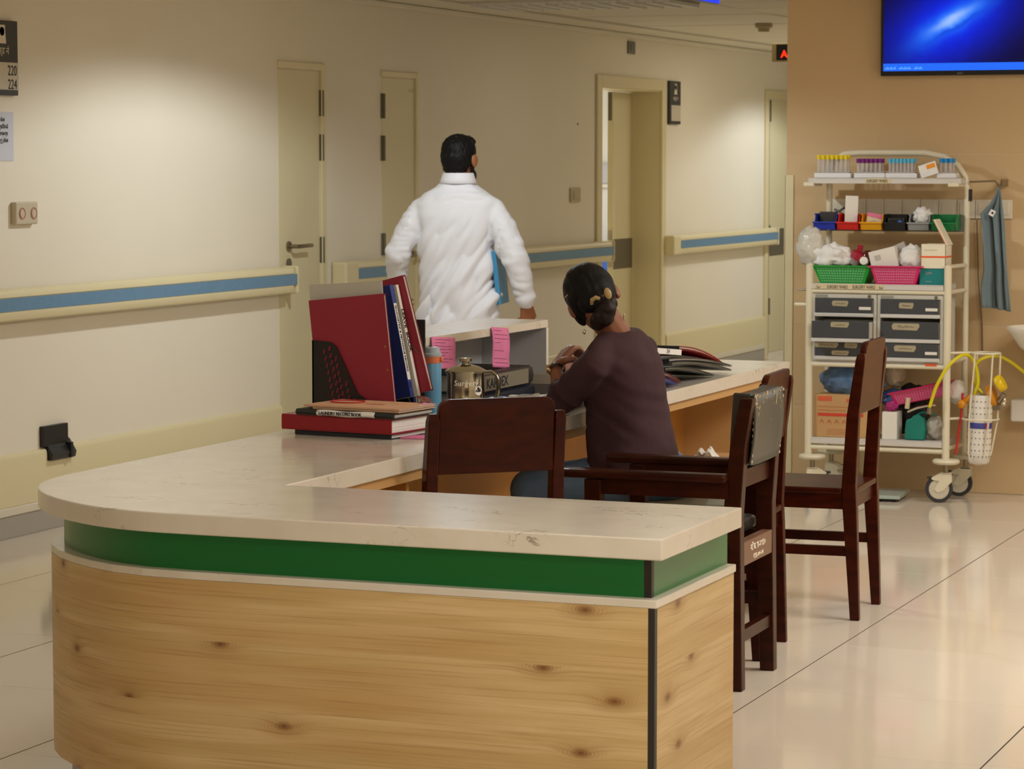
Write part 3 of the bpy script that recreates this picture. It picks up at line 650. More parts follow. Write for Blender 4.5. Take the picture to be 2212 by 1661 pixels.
text('नि. क. सा-३४/८०', .026, (-.085, -.0146, .404), (1, 0, 0), (0, 0, 1), WHITEI, t, name='painted_number', local=True, bold=.0008)
text('आ.व.-०७५-७६', .021, (-.055, -.0146, .376), (1, 0, 0), (0, 0, 1), WHITEI, t, name='painted_number', local=True, bold=.0008)
MB().box((-.19, .40, .372), (.19, .43, .43)).build('front_rail', WOODB, t)
MB().box((-.178, -.01, .138), (.178, .016, .174)).build('stretcher', WOODB, t)
MB().box((-.165, -.004, .595), (.165, .022, .648)).build('back_rail', WOODB, t)
MB().box((-.205, .045, .432), (.205, .455, .478)).build('seat', VINYL, t, bevel=.018, bseg=3)
def pad(u, v):                                         # curved upholstered back, sagging lower edge
    x = -.158+.316*u; f = (2*u-1)**2; z0 = .655-.0*f+.012*f; z1 = .866+.010*f
    return x, z0+(z1-z0)*v, f
bk = MB(); nu = 12; nv = 6
bk.grid(lambda u, v: Vector((pad(u, v)[0], -.042+.018*(1-pad(u, v)[2])+.012*(1-v)-.008*math.sin(v*math.pi), pad(u, v)[1])), nu, nv)
bk.build('backrest_cover', VINYLW, t, smooth=True, solid=.006)
fr = MB(); fr.grid(lambda u, v: Vector((pad(u, v)[0], .022+.020*math.sin(v*math.pi)*math.sin(u*math.pi)+.012*(1-v), pad(u, v)[1]+.006*(v-.5))), nu, nv)
b2 = MB(); b2.grid(lambda u, v: Vector((pad(u, v)[0], -.036+.018*(1-pad(u, v)[2])+.012*(1-v), pad(u, v)[1])), nu, nv)
# closed pad: front, back and the four rims
k = nu+1; n0 = len(fr.v); fr.v += b2.v; fr.f += [tuple(i+n0 for i in f[::-1]) for f in b2.f]
for i in range(nu): fr.f += [(i, i+n0, i+1+n0, i+1), (nv*k+i, nv*k+i+1, nv*k+i+1+n0, nv*k+i+n0)]
for j in range(nv): fr.f += [(j*k, (j+1)*k, (j+1)*k+n0, j*k+n0), (j*k+nu, j*k+nu+n0, (j+1)*k+nu+n0, (j+1)*k+nu)]
fr.build('backrest', VINYL, t, smooth=True, bevel=.006)
st = MB(); rr = random.Random(5)
for s in (-1, 1):
    for q in range(11):
        v = (q+.5)/11; x, z, f = pad(0.012 if s < 0 else .988, v); st.box((x-.0015, -.049+.012*(1-v), z-.004), (x+.0015, -.044+.012*(1-v), z+.004))
st.build('stitching', WHITEI, t, kind='stuff')
wr = MB()
for q in range(34):
    u = rr.random(); v = 1-abs(rr.gauss(0, .16)); v = max(.3, min(.985, v)); x, z, f = pad(u, v); y = -.042+.018*(1-f)+.012*(1-v)-.008*math.sin(v*math.pi)-.0032
    a = .0015+.0035*rr.random(); wr.obox((x, y, z), (a*1.6, .0005, a*.7), rotm('Y', rr.random()*180))
wr.build('worn_patch', mat('bare_canvas', (170, 146, 104), .8), t, kind='stuff')

# =================================================================== books, files and cups on the counter
Z = .7505
bs = Matrix.Translation((-3.249, 7.252, Z)) @ Matrix.Rotation(math.radians(-7.6), 4, 'Z')
def lying_book(name, label, cat, x0, x1, y0, y1, z0, z1, cover, pages, spine_round=0, pagecol=None, group=None):
    t = thing(name, label, cat, bs @ Vector(((x0+x1)/2, (y0+y1)/2, z0)), -7.6, group); w, d, h = (x1-x0)/2, (y1-y0), z1-z0; c = min(.004, h*.2)
    MB().box((-w, -d/2, 0), (w, d/2, c)).build('cover', cover, t); MB().box((-w, -d/2, h-c), (w, d/2, h)).build('cover', cover, t)
    pr = [(-d/2-.001, c), (-d/2-.006 if spine_round else -d/2-.001, h/2), (-d/2-.001, h-c), (-d/2+.004, h), (-d/2+.004, 0)]
    MB().loft([[Vector((x, y, z)) for y, z in pr] for x in (-w, w)]).build('spine', cover, t)
    n = max(3, int(h/.003)); pg = MB(); r = random.Random(len(label))
    for k in range(n):
        zz = c+(h-2*c)*k/n; e = .003*r.random(); pg.box((-w+.006-e, -d/2+.004, zz), (w-.006+e, d/2-.006+e, zz+(h-2*c)/n*.96))
    pg.build('pages', pages, t, kind='stuff'); return t
lying_book('record_book', 'black bound book, lowest of the stack on the counter', 'book', -.333, 0, 0, .215, 0, .015, mat('navy_black_cover', (30, 34, 44), .5), PAPER)
lying_book('record_book', 'thick red bound ledger with white pages in the counter stack', 'book', -.372, .008, -.012, .205, .0152, .0602, REDB, PAPER)
t = lying_book('record_book', 'black spined notebook labelled LAUNDRY RECORD BOOK on the red ledger', 'book', -.318, .020, -.016, .205, .0605, .0778, mat('black_bookcloth', (32, 34, 30), .55), PAPERG, 1)
MB().grid(lambda u, v: Vector((-.075+.20*u-.02, -.1115-.0062*math.sin(max(0, min(1, v*1.2))*math.pi), .0005+.0165*v+.0015*math.sin(u*9))), 14, 6).build('label_tape', PAPER, t, smooth=True, solid=.0006)
text('LAUNDRY RECORD BOOK', .0125, (-.085, -.1180, .0048), (1, 0, 0), (0, -.1, 1), INK, t, bold=.0004, sx=.98, local=True)
lying_book('notebook', 'thin buff notebook with red corner lying under the top one', 'notebook', -.27, .028, .0, .208, .078, .084, KRAFT, PAPER)
t = lying_book('notebook', 'buff notebook with red printed cover on top of the book stack', 'notebook', -.30, .030, -.002, .205, .0842, .0902, KRAFT, PAPER)
rd = MB().tube([(-.09+.055*math.cos(a*.35), .02+.045*math.sin(a*.35), .0062) for a in range(18)], .004, 4, True, .1); rd.build('printed_mark', mat('cover_red', (176, 44, 40), .6), t)
rd = MB().box((-.01, -.012, .006), (.05, .002, .0064)); rd.build('printed_mark', mat('cover_red', (176, 44, 40), .6), t)
MB().prism([(.165, .103), (.165, .04), (.10, .103)], .006, .0064).build('printed_mark', mat('cover_red', (176, 44, 40), .6), t)
tag(MB().obox(bs @ Vector((.045, .10, .0015)), (.055, .05, .0012), rotm('Z', 10)).build('pink_slip', PINK), 'pink paper slip lying under the stack of record books', 'paper')

# three-pocket file rack with leaning folders
fk = thing('file_rack', 'black perforated plastic file rack standing on the counter', 'rack', (-3.51, 7.68, Z))
RX0, RX1 = -3.640, -3.385
prof = [(RX0, 0), (RX1, 0), (RX1, .055), (RX1-.015, .080), (RX1-.075, .086), (RX1-.105, .105), (RX1-.175, .245), (RX1-.195, .258), (RX0, .262)]
for k, y in enumerate((7.540, 7.625, 7.715)):
    MB().prism(prof, y, y+.005, lambda p: Vector((p[0], p[2], Z+p[1]))).build('side_plate', BLACKP, fk, world=True)
pl2 = [(RX0, 0), (RX1, 0), (RX1, .08), (RX1, .315), (RX0, .315)]
MB().prism(pl2, 7.812, 7.818, lambda p: Vector((p[0], p[2], Z+p[1]))).build('side_plate', DARKG, fk, world=True)
MB().box((RX0, 7.540, Z), (RX1, 7.815, Z+.005)).build('base_plate', BLACKP, fk, world=True)
MB().box((RX0, 7.540, Z), (RX0+.005, 7.815, Z+.26)).build('back_plate', BLACKP, fk, world=True)
MB().box((RX1-.005, 7.546, Z), (RX1, 7.814, Z+.06)).build('front_lip', DARKG, fk, world=True)
sl = MB()                                              # slots of the perforated side, showing the red card behind
for i in range(6):
    for j in range(10):
        x = RX0+.042+.017*i+.0045*j; z = Z+.228-.021*j+(.010 if i % 2 else 0)
        if x < RX1-.02 and z > Z+.03 and z < Z+.245 and x < RX1-.195+ (Z+.245-z)*.5+.005: sl.obox((x, 7.5392, z), (.0028, .0012, .0075), rotm('Y', 14))
sl.build('slot', mat('slot_red', (120, 20, 44), .6), fk, world=True, kind='stuff')
def folder(label, name, cat, y, th, xb, zb, wid, hgt, tilt, m, spine=None, pages=None):
    """a card folder on edge; (xb, zb) lower front corner, leaning back by tilt"""
    t = thing(name, label, cat, (xb, y, zb)); R = rotm('Y', -tilt)
    def P(a, b, c): return Vector((xb, y, zb)) + R @ Vector((a, b, c))
    def bx(mb, x0, y0, z0, x1, y1, z1):
        return mb.add([P(x0,y0,z0),P(x1,y0,z0),P(x1,y1,z0),P(x0,y1,z0),P(x0,y0,z1),P(x1,y0,z1),P(x1,y1,z1),P(x0,y1,z1)], [(0,3,2,1),(4,5,6,7),(0,1,5,4),(1,2,6,5),(2,3,7,6),(3,0,4,7)])
    bx(MB(), -wid, 0, 0, 0, .0022, hgt).build('cover', m, t, world=True); bx(MB(), -wid, th-.0022, 0, 0, th, hgt).build('cover', m, t, world=True)
    if spine: bx(MB(), -.0022, .0022, 0, 0, th-.0022, hgt).build('spine', spine, t, world=True)
    if pages:
        pg = MB(); n = 7; r = random.Random(int(xb*-1000))
        for k in range(n): q = .004*r.random(); bx(pg, -wid+.01, .003+(th-.006)*k/n, .004, -.004+q, .003+(th-.006)*(k+.8)/n, hgt-.012+q*2)
        pg.build('pages', pages, t, world=True, kind='stuff')
    return t, P, R
t, P, R = folder('flat grey board standing behind the nearest red folder in the rack', 'clip_board', 'board', 7.566, .006, -3.395, .80, .243, .395, 3.5, PAPERG)
t, P, R = folder('red card folder nearest in the black rack, with brass eyelets', 'document_folder', 'folder', 7.548, .012, -3.368, .815, .252, .345, 6.0, RED, None, PAPER)
ey = MB()
for z in (.115, .185): q = P(-.012, -.0012, z); ey.cyl(q, q+Vector((0, .002, 0)), .0035, seg=10)
ey.build('eyelet', mat('brass', (190, 150, 90), .3, 1.0), t, world=True)
t, P, R = folder('dark blue folder labelled GLUCOSTRIP & PETHIDINE RECORD in the rack', 'document_folder', 'folder', 7.632, .026, -3.354, .842, .245, .345, 11.5, NAVY, BLUEC, PAPER)
q = P(.0004, .013, .17); lx = (R @ Vector((0, 0, -1))); ly = Vector((0, 1, 0))
lb = MB()
def rect(mb, c, a, b, ha, hb, n, tk=.0005): mb.add([c+a*(ha*i)+b*(hb*j)+n*(tk*k) for k in (0, 1) for i, j in ((-1,-1),(1,-1),(1,1),(-1,1))], [(0,3,2,1),(4,5,6,7),(0,1,5,4),(1,2,6,5),(2,3,7,6),(3,0,4,7)])
nx = R @ Vector((1, 0, 0))
rect(lb, q, lx, ly, .118, .0105, nx); lb.build('label_tape', PAPER, t, world=True)
text('GLUCOSTRIP & PETHIDINE RECORD', .0135, q-lx*.112-ly*.0045+nx*.0008, lx, ly, INK, t, bold=.0004, sx=.94)
text('OF', .014, P(.0006, .008, .045), lx, ly, INK, t)
t, P, R = folder('pale grey folder labelled LEAVE BOOK between blue and red folders', 'document_folder', 'folder', 7.664, .020, -3.343, .842, .245, .345, 12.3, PAPERG, PAPER, PAPER)
q = P(.0006, .010, .27); lx = R @ Vector((0, 0, -1)); text('LEAVE  BOOK', .024, q-ly*.006, lx, ly, INK, t, bold=.0006, sx=.9)
t, P, R = folder('red card folder leaning behind the LEAVE BOOK folder', 'document_folder', 'folder', 7.690, .020, -3.312, .858, .25, .362, 14.8, RED, None, PAPER)
MB().tube([P(-.052, -.0012, .20), P(-.012, -.0012, .12)], .002, 6).build('file_clip', STEEL, t, world=True)
t, P, R = folder('dark blue folder standing between red folder and dark end plate', 'document_folder', 'folder', 7.745, .016, -3.392, .765, .24, .335, 2.0, NAVY, NAVY, PAPER)
t = thing('loose_papers', 'grey and white loose papers in the last pocket of the rack', 'paper', (-3.45, 7.79, Z))
for k in range(4):
    R2 = rotm('Y', -2-2*k); c = Vector((-3.50, 7.775+.008*k, .765+.13-.012*k)); MB().obox(c, (.10, .0012, .13-.01*k), R2).build('sheet', (PAPER, PAPERG)[k % 2], t)
for o in [c for c in bpy.data.objects if c.parent == t]: o.location -= t.location
t = thing('crumpled_papers', 'pinkish torn paper edges poking out under the leaning red folder', 'paper', (-3.33, 7.73, .80))
MB().grid(lambda u, v: Vector((-3.375+.05*u+.006*math.sin(9*v), 7.70+.04*v, .838+.010*math.sin(u*7+v*5)*u-.02*u)), 8, 8).build('sheet', mat('faded_pink', (206, 140, 136), .7), t, world=True, solid=.001)

# tumbler
t = thing('tumbler', 'light blue insulated tumbler with orange collar and grey lid', 'bottle', (-3.383, 7.865, Z)); c = (0, 0, 0)
MB().lathe([(.0, 0), (.027, 0), (.0285, .004), (.0295, .175), (.0285, .178), (0, .178)], c).build('body', mat('sky_blue_enamel', (108, 168, 206), .35), t, smooth=True)
MB().lathe([(.0, .178), (.0302, .178), (.0302, .199), (0, .199)], c).build('collar', mat('orange_silicone', (232, 128, 84), .5), t, smooth=True)
MB().box((.026, -.008, .182), (.036, .008, .197)).build('strap_tab', MATS['orange_silicone'], t, bevel=.003)
MB().lathe([(0, .199), (.031, .199), (.031, .206), (.026, .210), (.024, .223), (.019, .227), (0, .228)], c).build('lid', mat('pale_grey_lid', (170, 184, 192), .4), t, smooth=True)
MB().box((-.036, -.006, .199), (-.028, .006, .207)).build('lid_tab', MATS['pale_grey_lid'], t, bevel=.002)
# steel jug
t = thing('steel_jug', 'lidded stainless steel jug marked Surgery with a round ASIA sticker', 'jug', (-3.222, 7.75, Z)); MUG = mat('polished_steel', (176, 170, 152), .18, 1.0)
MB().lathe([(0, 0), (.056, 0), (.058, .004), (.058, .050), (.0590, .053), (.058, .056), (.058, .072), (.059, .075), (.058, .078), (.058, .158), (.0605, .161), (.0605, .164), (.055, .164), (.055, .010), (0, .010)], seg=40).build('body', MUG, t, smooth=True)
MB().lathe([(0, .163), (.063, .163), (.064, .166), (.060, .169), (.040, .180), (.018, .186), (0, .187)], seg=40).build('lid', MUG, t, smooth=True)
MB().lathe([(0, .186), (.011, .186), (.011, .192), (.019, .195), (.019, .203), (.016, .205), (0, .205)], seg=24).build('lid_knob', MUG, t, smooth=True)
hd = [(.056, 0, .160), (.078, 0, .162), (.095, 0, .150), (.101, 0, .125), (.098, 0, .098), (.088, 0, .070), (.076, 0, .048), (.058, 0, .040)]
a = math.radians(22); hdl = MB().tube([Vector((x*math.cos(a), x*math.sin(a), z)) for x, y, z in hd], .0065, 10, flat=1.5); hdl.build('handle', MUG, t, smooth=True)
def wrap(o, R_, a0):                                     # bend flat lettering round the jug
    dg = bpy.context.evaluated_depsgraph_get(); me = bpy.data.meshes.new_from_object(o.evaluated_get(dg)); me.name = 'lettering'
    for v in me.vertices: a_ = a0+v.co.x/R_; v.co = Vector((R_*math.cos(a_), R_*math.sin(a_), v.co.y))+Vector((math.cos(a_), math.sin(a_), 0))*(v.co.z+.0006)
    n = bpy.data.objects.new(o.name, me); COL.objects.link(n); p = o.parent; bpy.data.objects.remove(o); n.parent = p; return n
A0 = math.atan2(-7.75, 3.222)                           # side of the jug that faces the lens
def flat_text(s, size, y, m, bold=0): 
    cu = bpy.data.curves.new('lettering', 'FONT'); cu.body = s; cu.size = size; cu.extrude = .0002; cu.offset = bold; cu.materials.append(m); cu.resolution_u = 3
    o = bpy.data.objects.new('lettering', cu); COL.objects.link(o); o.parent = t; cu.space_character = 1.05; cu.offset_y = y; return o
etch = mat('engraving', (236, 228, 210), .6)
wrap(flat_text('Surgery', .0235, .124, etch, .0003), .0584, A0-.62); wrap(flat_text('b.', .018, .083, etch), .0584, A0-.18)
stk = MB(); aa = A0+.74
stk.add([Vector((.0586*math.cos(aa+.0145*math.cos(k*math.pi/12)/.058), .0586*math.sin(aa+.0145*math.cos(k*math.pi/12)/.058), .108+.0145*math.sin(k*math.pi/12))) for k in range(24)], [tuple(range(24))])
stk.build('sticker', PAPER, t); wrap(flat_text('ASIA', .0105, .1045, INK, .0003), .0589, aa-.215)

# pink notes hanging from the shelf edge
def note(label, pa, pb, w, drop, bend, curl):
    t = thing('pink_note', label, 'note', (pa.x, pa.y, pa.z-drop), group='pink notes')
    def fn(u, v):
        p = pa.lerp(pb, u); k = bend*math.sin(v*2.6+.3)
        return Vector((p.x+.004+curl*v*v+.004*math.sin(v*5), p.y+k, p.z-drop*v))
    MB().grid(fn, 6, 16).build('sheet', PINK, t, world=True, smooth=True, solid=.0006)
    sc_ = MB(); r = random.Random(int(drop*1e4))
    for q in range(9):
        v = .08+.1*q
        if r.random() < .15: continue
        a_, b_ = fn(.1, v), fn(.45+.5*r.random(), v); n_ = 9
        sc_.tube([a_.lerp(b_, i/n_)+Vector((.0016, 0, .0022*(r.random()-.5))) for i in range(n_+1)], .0005, 4)
    sc_.build('handwriting', mat('pen_ink', (96, 50, 92), .7), t, world=True)
def edge(px, py): return onx(px, py, -3.406)
note('long pink handwritten note hanging from the middle of the shelf edge', edge(1058, 706), edge(1095, 709), .05, .133, .004, .010)
note('wide pink handwritten note hanging behind the blue tumbler', edge(930, 727), edge(981, 729), .07, .10, -.012, .012)
# lever files and clutter in front of the shelf
def lever_file(label, y0, y1, z0, z1, m, txt=None):
    t = thing('lever_file', label, 'file', (-3.36, (y0+y1)/2, z0))
    MB().box((-3.60, y0, z0), (-3.36, y1, z0+.004)).build('cover', m, t, world=True); MB().box((-3.60, y0, z1-.004), (-3.36, y1, z1)).build('cover', m, t, world=True)
    pr = [(-3.364, z0), (-3.350, z0+.008), (-3.346, (z0+z1)/2), (-3.350, z1-.008), (-3.364, z1)]
    MB().loft([[Vector((x, y, z)) for x, z in pr] for y in (y0, y1)]).build('spine', m, t, world=True, smooth=True)
    MB().box((-3.59, y0+.01, z0+.005), (-3.37, y1-.006, z1-.005)).build('pages', PAPERG, t, world=True)
    if txt:
        MB().box((-3.350, y0+.02, z0+.006), (-3.3447, y1-.05, z1-.007)).build('label_tape', mat('aged_tape', (128, 120, 102), .5), t, world=True)
        text(txt, .046, (-3.3442, y0+.05, z0+.014), (0, 1, 0), (0, 0, 1), INK, t, bold=.0006, sx=1.05)
    return t
lever_file('dark blue lever file lying under the KARDEX file', 8.20, 8.66, Z, .806, mat('blue_black_board', (24, 30, 44), .45))
lever_file('dark lever file with KARDEX written on its taped spine', 8.17, 8.645, .8065, .868, mat('charcoal_board', (38, 36, 34), .45), 'KARDEX')
t = thing('paper_tray', 'grey plastic paper tray beside the seated woman', 'tray', (-3.30, 8.83, Z)); GT = mat('grey_tray', (112, 108, 104), .5)
MB().box((-3.40, 8.70, Z), (-3.16, 8.96, Z+.05)).build('tray_body', GT, t, world=True, bevel=.004)
for a, b in (((-3.40, 8.70, Z+.05), (-3.16, 8.706, Z+.085)), ((-3.40, 8.954, Z+.05), (-3.16, 8.96, Z+.085)), ((-3.166, 8.70, Z+.05), (-3.16, 8.96, Z+.075))): MB().box(a, b).build('tray_wall', mat('pale_tray', (176, 168, 156), .5), t, world=True)
t2 = thing('correction_roll', 'small pale roll lying in the grey paper tray', 'roll', (-3.25, 8.80, Z+.05)); MB().cyl((-3.25, 8.78, Z+.068), (-3.25, 8.83, Z+.068), .017).build('roll', PAPERG, t2, world=True, smooth=True)
t = thing('supply_box', 'low grey box with papers on it behind the wooden chair', 'box', (-3.20, 8.25, Z))
MB().box((-3.32, 7.95, Z), (-3.10, 8.48, Z+.035)).build('box_body', mat('box_grey', (120, 122, 126), .5), t, world=True, bevel=.003)
tag(MB().box((-3.30, 8.02, Z+.0355), (-3.11, 8.42, Z+.0375)).build('loose_sheet', mat('bluish_paper', (206, 206, 214), .7)), 'bluish sheet of paper lying on the low grey box', 'paper')
tag(MB().lathe([(.018, 0), (.030, 0), (.031, .004), (.031, .022), (.030, .026), (.018, .026), (.018, 0)], (-3.22, 7.93+.08, Z+.038), caps=False).build('tape_roll', mat('tape_blue', (62, 78, 150), .4), smooth=True), 'blue tape roll lying beside the steel jug handle', 'tape roll')
tag(MB().box((-3.235, 8.13, Z+.038), (-3.205, 8.158, Z+.060)).build('eraser', WHITEP, bevel=.004), 'small white eraser block on the low grey box', 'eraser')
tag(MB().grid(lambda u, v: Vector((-3.26+.10*u, 8.20+.20*v, Z+.040+.006*math.sin(u*8+v*3)**2)), 8, 8).build('blister_strip', mat('foil', (196, 196, 192), .25, .9), solid=.001), 'silver blister strip lying on the low grey box', 'medicine strip')
t = thing('pink_packet', 'pale pink paper packet standing behind the woman wrist', 'packet', (-3.24, 8.75, Z))
MB().grid(lambda u, v: Vector((-3.27+.075*u, 8.72+.03*u+.02*math.sin(3*v), Z+.148*v-.02*v*(2*u-1)**2)), 8, 8).build('front_sheet', mat('pale_pink_paper', (216, 162, 142), .7), t, world=True, smooth=True, solid=.0015)
MB().grid(lambda u, v: Vector((-3.275+.075*u, 8.76+.03*u, Z+.135*v)), 6, 6).build('back_sheet', MATS['pale_pink_paper'], t, world=True, solid=.0015)
sk = MB(); [sk.tube([(-3.245+.012*k, 8.718+.004*k, Z+.055), (-3.238+.012*k, 8.726+.004*k, Z+.10), (-3.232+.012*k, 8.728+.004*k, Z+.07)], .001, 4) for k in range(3)]; sk.build('pen_marks', INK, t, world=True)
t = thing('paper_sleeve', 'white papers in plastic sleeves standing at the end of the shelf unit', 'paper', (-3.53, 9.0, Z))
pA, pB = onx(1184, 703, -3.56), onx(1210, 712, -3.52)
MB().grid(lambda u, v: Vector((-3.63+.15*u, 8.965+.012*math.sin(4*v+u), Z+.225*v)), 8, 8).build('sheet', PAPER, t, world=True, smooth=True, solid=.002)
MB().grid(lambda u, v: Vector((-3.60+.15*u, 8.985+.010*math.sin(5*v+2*u), Z+.205*v)), 8, 8).build('sheet', mat('frosted_sleeve', (214, 210, 206), .25), t, world=True, smooth=True, solid=.002)

# pile of patient clip files on the far end
rf = random.Random(11)
def clip_file(label, y0, x0, y1, za, zb, m, th=.012, w=.24, pap=None, cl=None):
    """file lying on the pile: near edge at (y0, za), far edge down at (y1, zb)"""
    t = thing('patient_file', label, 'file', (x0-w/2, (y0+y1)/2, min(za, zb)), group='patient files piled on the counter')
    def P(u, v, h): s = 1-(1-v)**1.5; return Vector((x0-w*u, y0+(y1-y0)*v, za+(zb-za)*(.25*v+.75*v*v)+h))
    for h, mm, nm in ((0, m, 'cover'), (th-.0015, m, 'cover')):
        MB().grid(lambda u, v: P(u, v, h*(1-.6*v)), 2, 10).build(nm, mm, t, world=True, smooth=True, solid=.0018)
    pg = MB().grid(lambda u, v: P(.03+.94*u, .03+.99*v, th*.5*(1-.6*v)), 2, 10); pg.build('pages', pap or PAPERG, t, world=True, solid=th*.35)
    MB().grid(lambda u, v: P(u, .0, th*v), 4, 2).build('spine', cl or m, t, world=True, solid=.0018)
    return t, P
BF = mat('black_file_cover', (40, 42, 42), .28); GF = mat('grey_file_cover', (84, 86, 84), .3)
clip_file('blue file lowest in the pile with white sheets under it', 9.12, -3.065, 9.34, .790, .756, BLUEC, .010, .22, PAPER)
clip_file('dark red file on the blue one in the file pile', 9.15, -3.075, 9.42, .806, .757, MAROON, .014, .23)
clip_file('black file bent over the red file, right of the sweater', 9.22, -3.070, 9.80, .815, .756, BF, .012, .24)
clip_file('second black file bulging with grey sheets in the pile', 9.30, -3.070, 10.02, .828, .760, GF, .012, .24)
clip_file('third black file with papers poking from its far end', 9.28, -3.075, 10.04, .842, .774, BF, .013, .24, PAPER)
clip_file('glossy grey file just under the red topped file', 9.20, -3.085, 9.92, .858, .786, GF, .012, .24)
t, P = clip_file('red backed black file on top of the pile', 9.44, -3.09, 9.97, .876, .788, mat('red_file', (168, 28, 36), .35), .014, .24, PAPER, BF)
t = thing('patient_file', 'grey file with a white strip reading 214 at the pile top', 'file', (-3.2, 9.25, .872), group='patient files piled on the counter')
MB().grid(lambda u, v: Vector((-3.08-.24*u, 9.08+.36*v, .873+.006*math.sin(v*3))), 2, 8).build('cover', GF, t, world=True, smooth=True, solid=.006)
MB().obox((-3.077, 9.26, .882), (.002, .16, .010), rotm('X', -5)).build('label_tape', PAPER, t, world=True); text('214', .022, (-3.0745, 9.25, .876), (0, 1, -.087), (0, .087, 1), INK, t)
tag(MB().grid(lambda u, v: Vector((-3.33+.028*u, 9.50+.008*math.sin(v*3), .868+.052*v)) + Vector((-.01*math.sin(v*3.1), 0, 0)), 4, 8).build('paper_tab', PAPER, smooth=True, solid=.001), 'curled white paper tab sticking up behind the file pile', 'paper')
tag(MB().grid(lambda u, v: Vector((-3.40+.08*u, 9.62+.05*v, .869+.016*v)), 2, 2).build('paper_tab', PAPER, solid=.001), 'small white slip lying behind the red topped file', 'paper')
# carton with plastic bag under the counter
t = thing('floor_carton', 'brown cardboard carton under the far end of the counter', 'carton', (-2.96, 9.62, 0))
MB().box((-3.10, 9.45, 0), (-2.80, 9.80, .47)).build('carton_body', CARTON, t, world=True, bevel=.003)
MB().box((-3.104, 9.448, 0), (-3.06, 9.452, .47)).build('packing_tape', PAPER, t, world=True)
rb_ = random.Random(2)
tag(MB().grid(lambda u, v: Vector((-3.05+.085*u, 9.47+.08*v, .472+.06*abs(noise.noise(Vector((u*3.1, v*3.3, 1.7))))*math.sin(u*math.pi)**.5+.02*(1-abs(2*u-1)))), 14, 10).build('plastic_bag', PAPER, solid=.001), 'crumpled white plastic bag lying on the carton under counter', 'bag')
# =================================================================== ward trolley with its load
YF, YB = 12.35, 12.62; XL, XR = -3.411, -2.764
tr = thing('ward_trolley', 'tall white enamel ward trolley with castors and curved top rail by tiled wall', 'trolley', (-3.09, 12.48, 0))
def tp(pts, r, nm='frame_tube', m=IVORY, seg=12, closed=False): return MB().tube(pts, r, seg, closed).build(nm, m, tr, world=True, smooth=True)
for x in (XL, XR): tp([(x, YF, .20), (x, YF, 1.08)], .0175, 'post')
xl, xr = -3.393, -2.740
tp([(xl, YB, .20), (xl, YB, 1.50), (xl+.02, YB, 1.555), (xl+.07, YB, 1.588), (xl+.14, YB, 1.592), (xr-.20, YB, 1.592), (xr-.11, YB, 1.575), (xr-.045, YB, 1.535), (xr-.008, YB, 1.48), (xr, YB, 1.42), (xr, YB, .20)], .0145, 'top_hoop')
for z in (1.075, .96, .64, .245):
    for a, b in ((XL, xl), (XR, xr)): tp([(a, YF, z), (b, YB, z)], .010, 'side_rail')
for z in (.957, .618, .232): tp([(XL, YF, z), (XR, YF, z)], .011, 'front_rail')
def tray(z, lip, x0, x1, y0, y1, nm='shelf'):
    h = lip; mb = MB().box((x0, y0, z+h-.004), (x1, y1, z+h))
    mb.box((x0, y0, z), (x1, y0+.005, z+h-.004)).box((x0, y1-.005, z), (x1, y1, z+h-.004)).box((x0, y0+.005, z), (x0+.005, y1-.005, z+h-.004)).box((x1-.005, y0+.005, z), (x1, y1-.005, z+h-.004))
    return mb.build(nm, mat('shelf_enamel', (210, 204, 196), .4), tr, world=True, bevel=.002)
tray(.966, .026, -3.402, -2.782, YF-.012, YB-.02)
tray(.250, .028, -3.398, -2.780, YF-.012, YB-.02)
tray(.622, .010, -3.398, -2.780, YF-.008, YB-.02)
tray(1.450, .026, -3.462, -2.742, YB-.13, YB+.03, 'top_shelf')
for x in (-3.482, -2.80): MB().box((x, YB-.14, 1.437), (x+.05, YB+.02, 1.456)).build('shelf_bracket', IVORY, tr, world=True, bevel=.004)
MB().box((-3.44, YB-.012, 1.228), (-2.745, YB-.004, 1.305)).build('bin_rail', mat('bin_rail_grey', (112, 112, 104), .4), tr, world=True)
# lettering on the shelf lips
tape = mat('masking_tape', (214, 196, 156), .6)
MB().box((-3.385, YF-.0135, .9675), (-3.06, YF-.0115, .990)).build('label_tape', tape, tr, world=True)
for s, x, sz in (('Sur', -3.375, .018), ('SURGERY WARD', -3.325, .021), ('SURGERY WARD', -3.205, .023), ('Sur', -3.08, .018)): text(s, sz, (x, YF-.0138, .970), (1, 0, 0), (0, 0, 1), INK, tr, sx=.62 if len(s) > 4 else .8)
MB().box((-3.185, YB-.132, 1.452), (-3.07, YB-.130, 1.474)).build('label_tape', tape, tr, world=True); text('SURGERY WARD', .020, (-3.182, YB-.1325, 1.456), (1, 0, 0), (0, 0, 1), INK, tr, sx=.66)
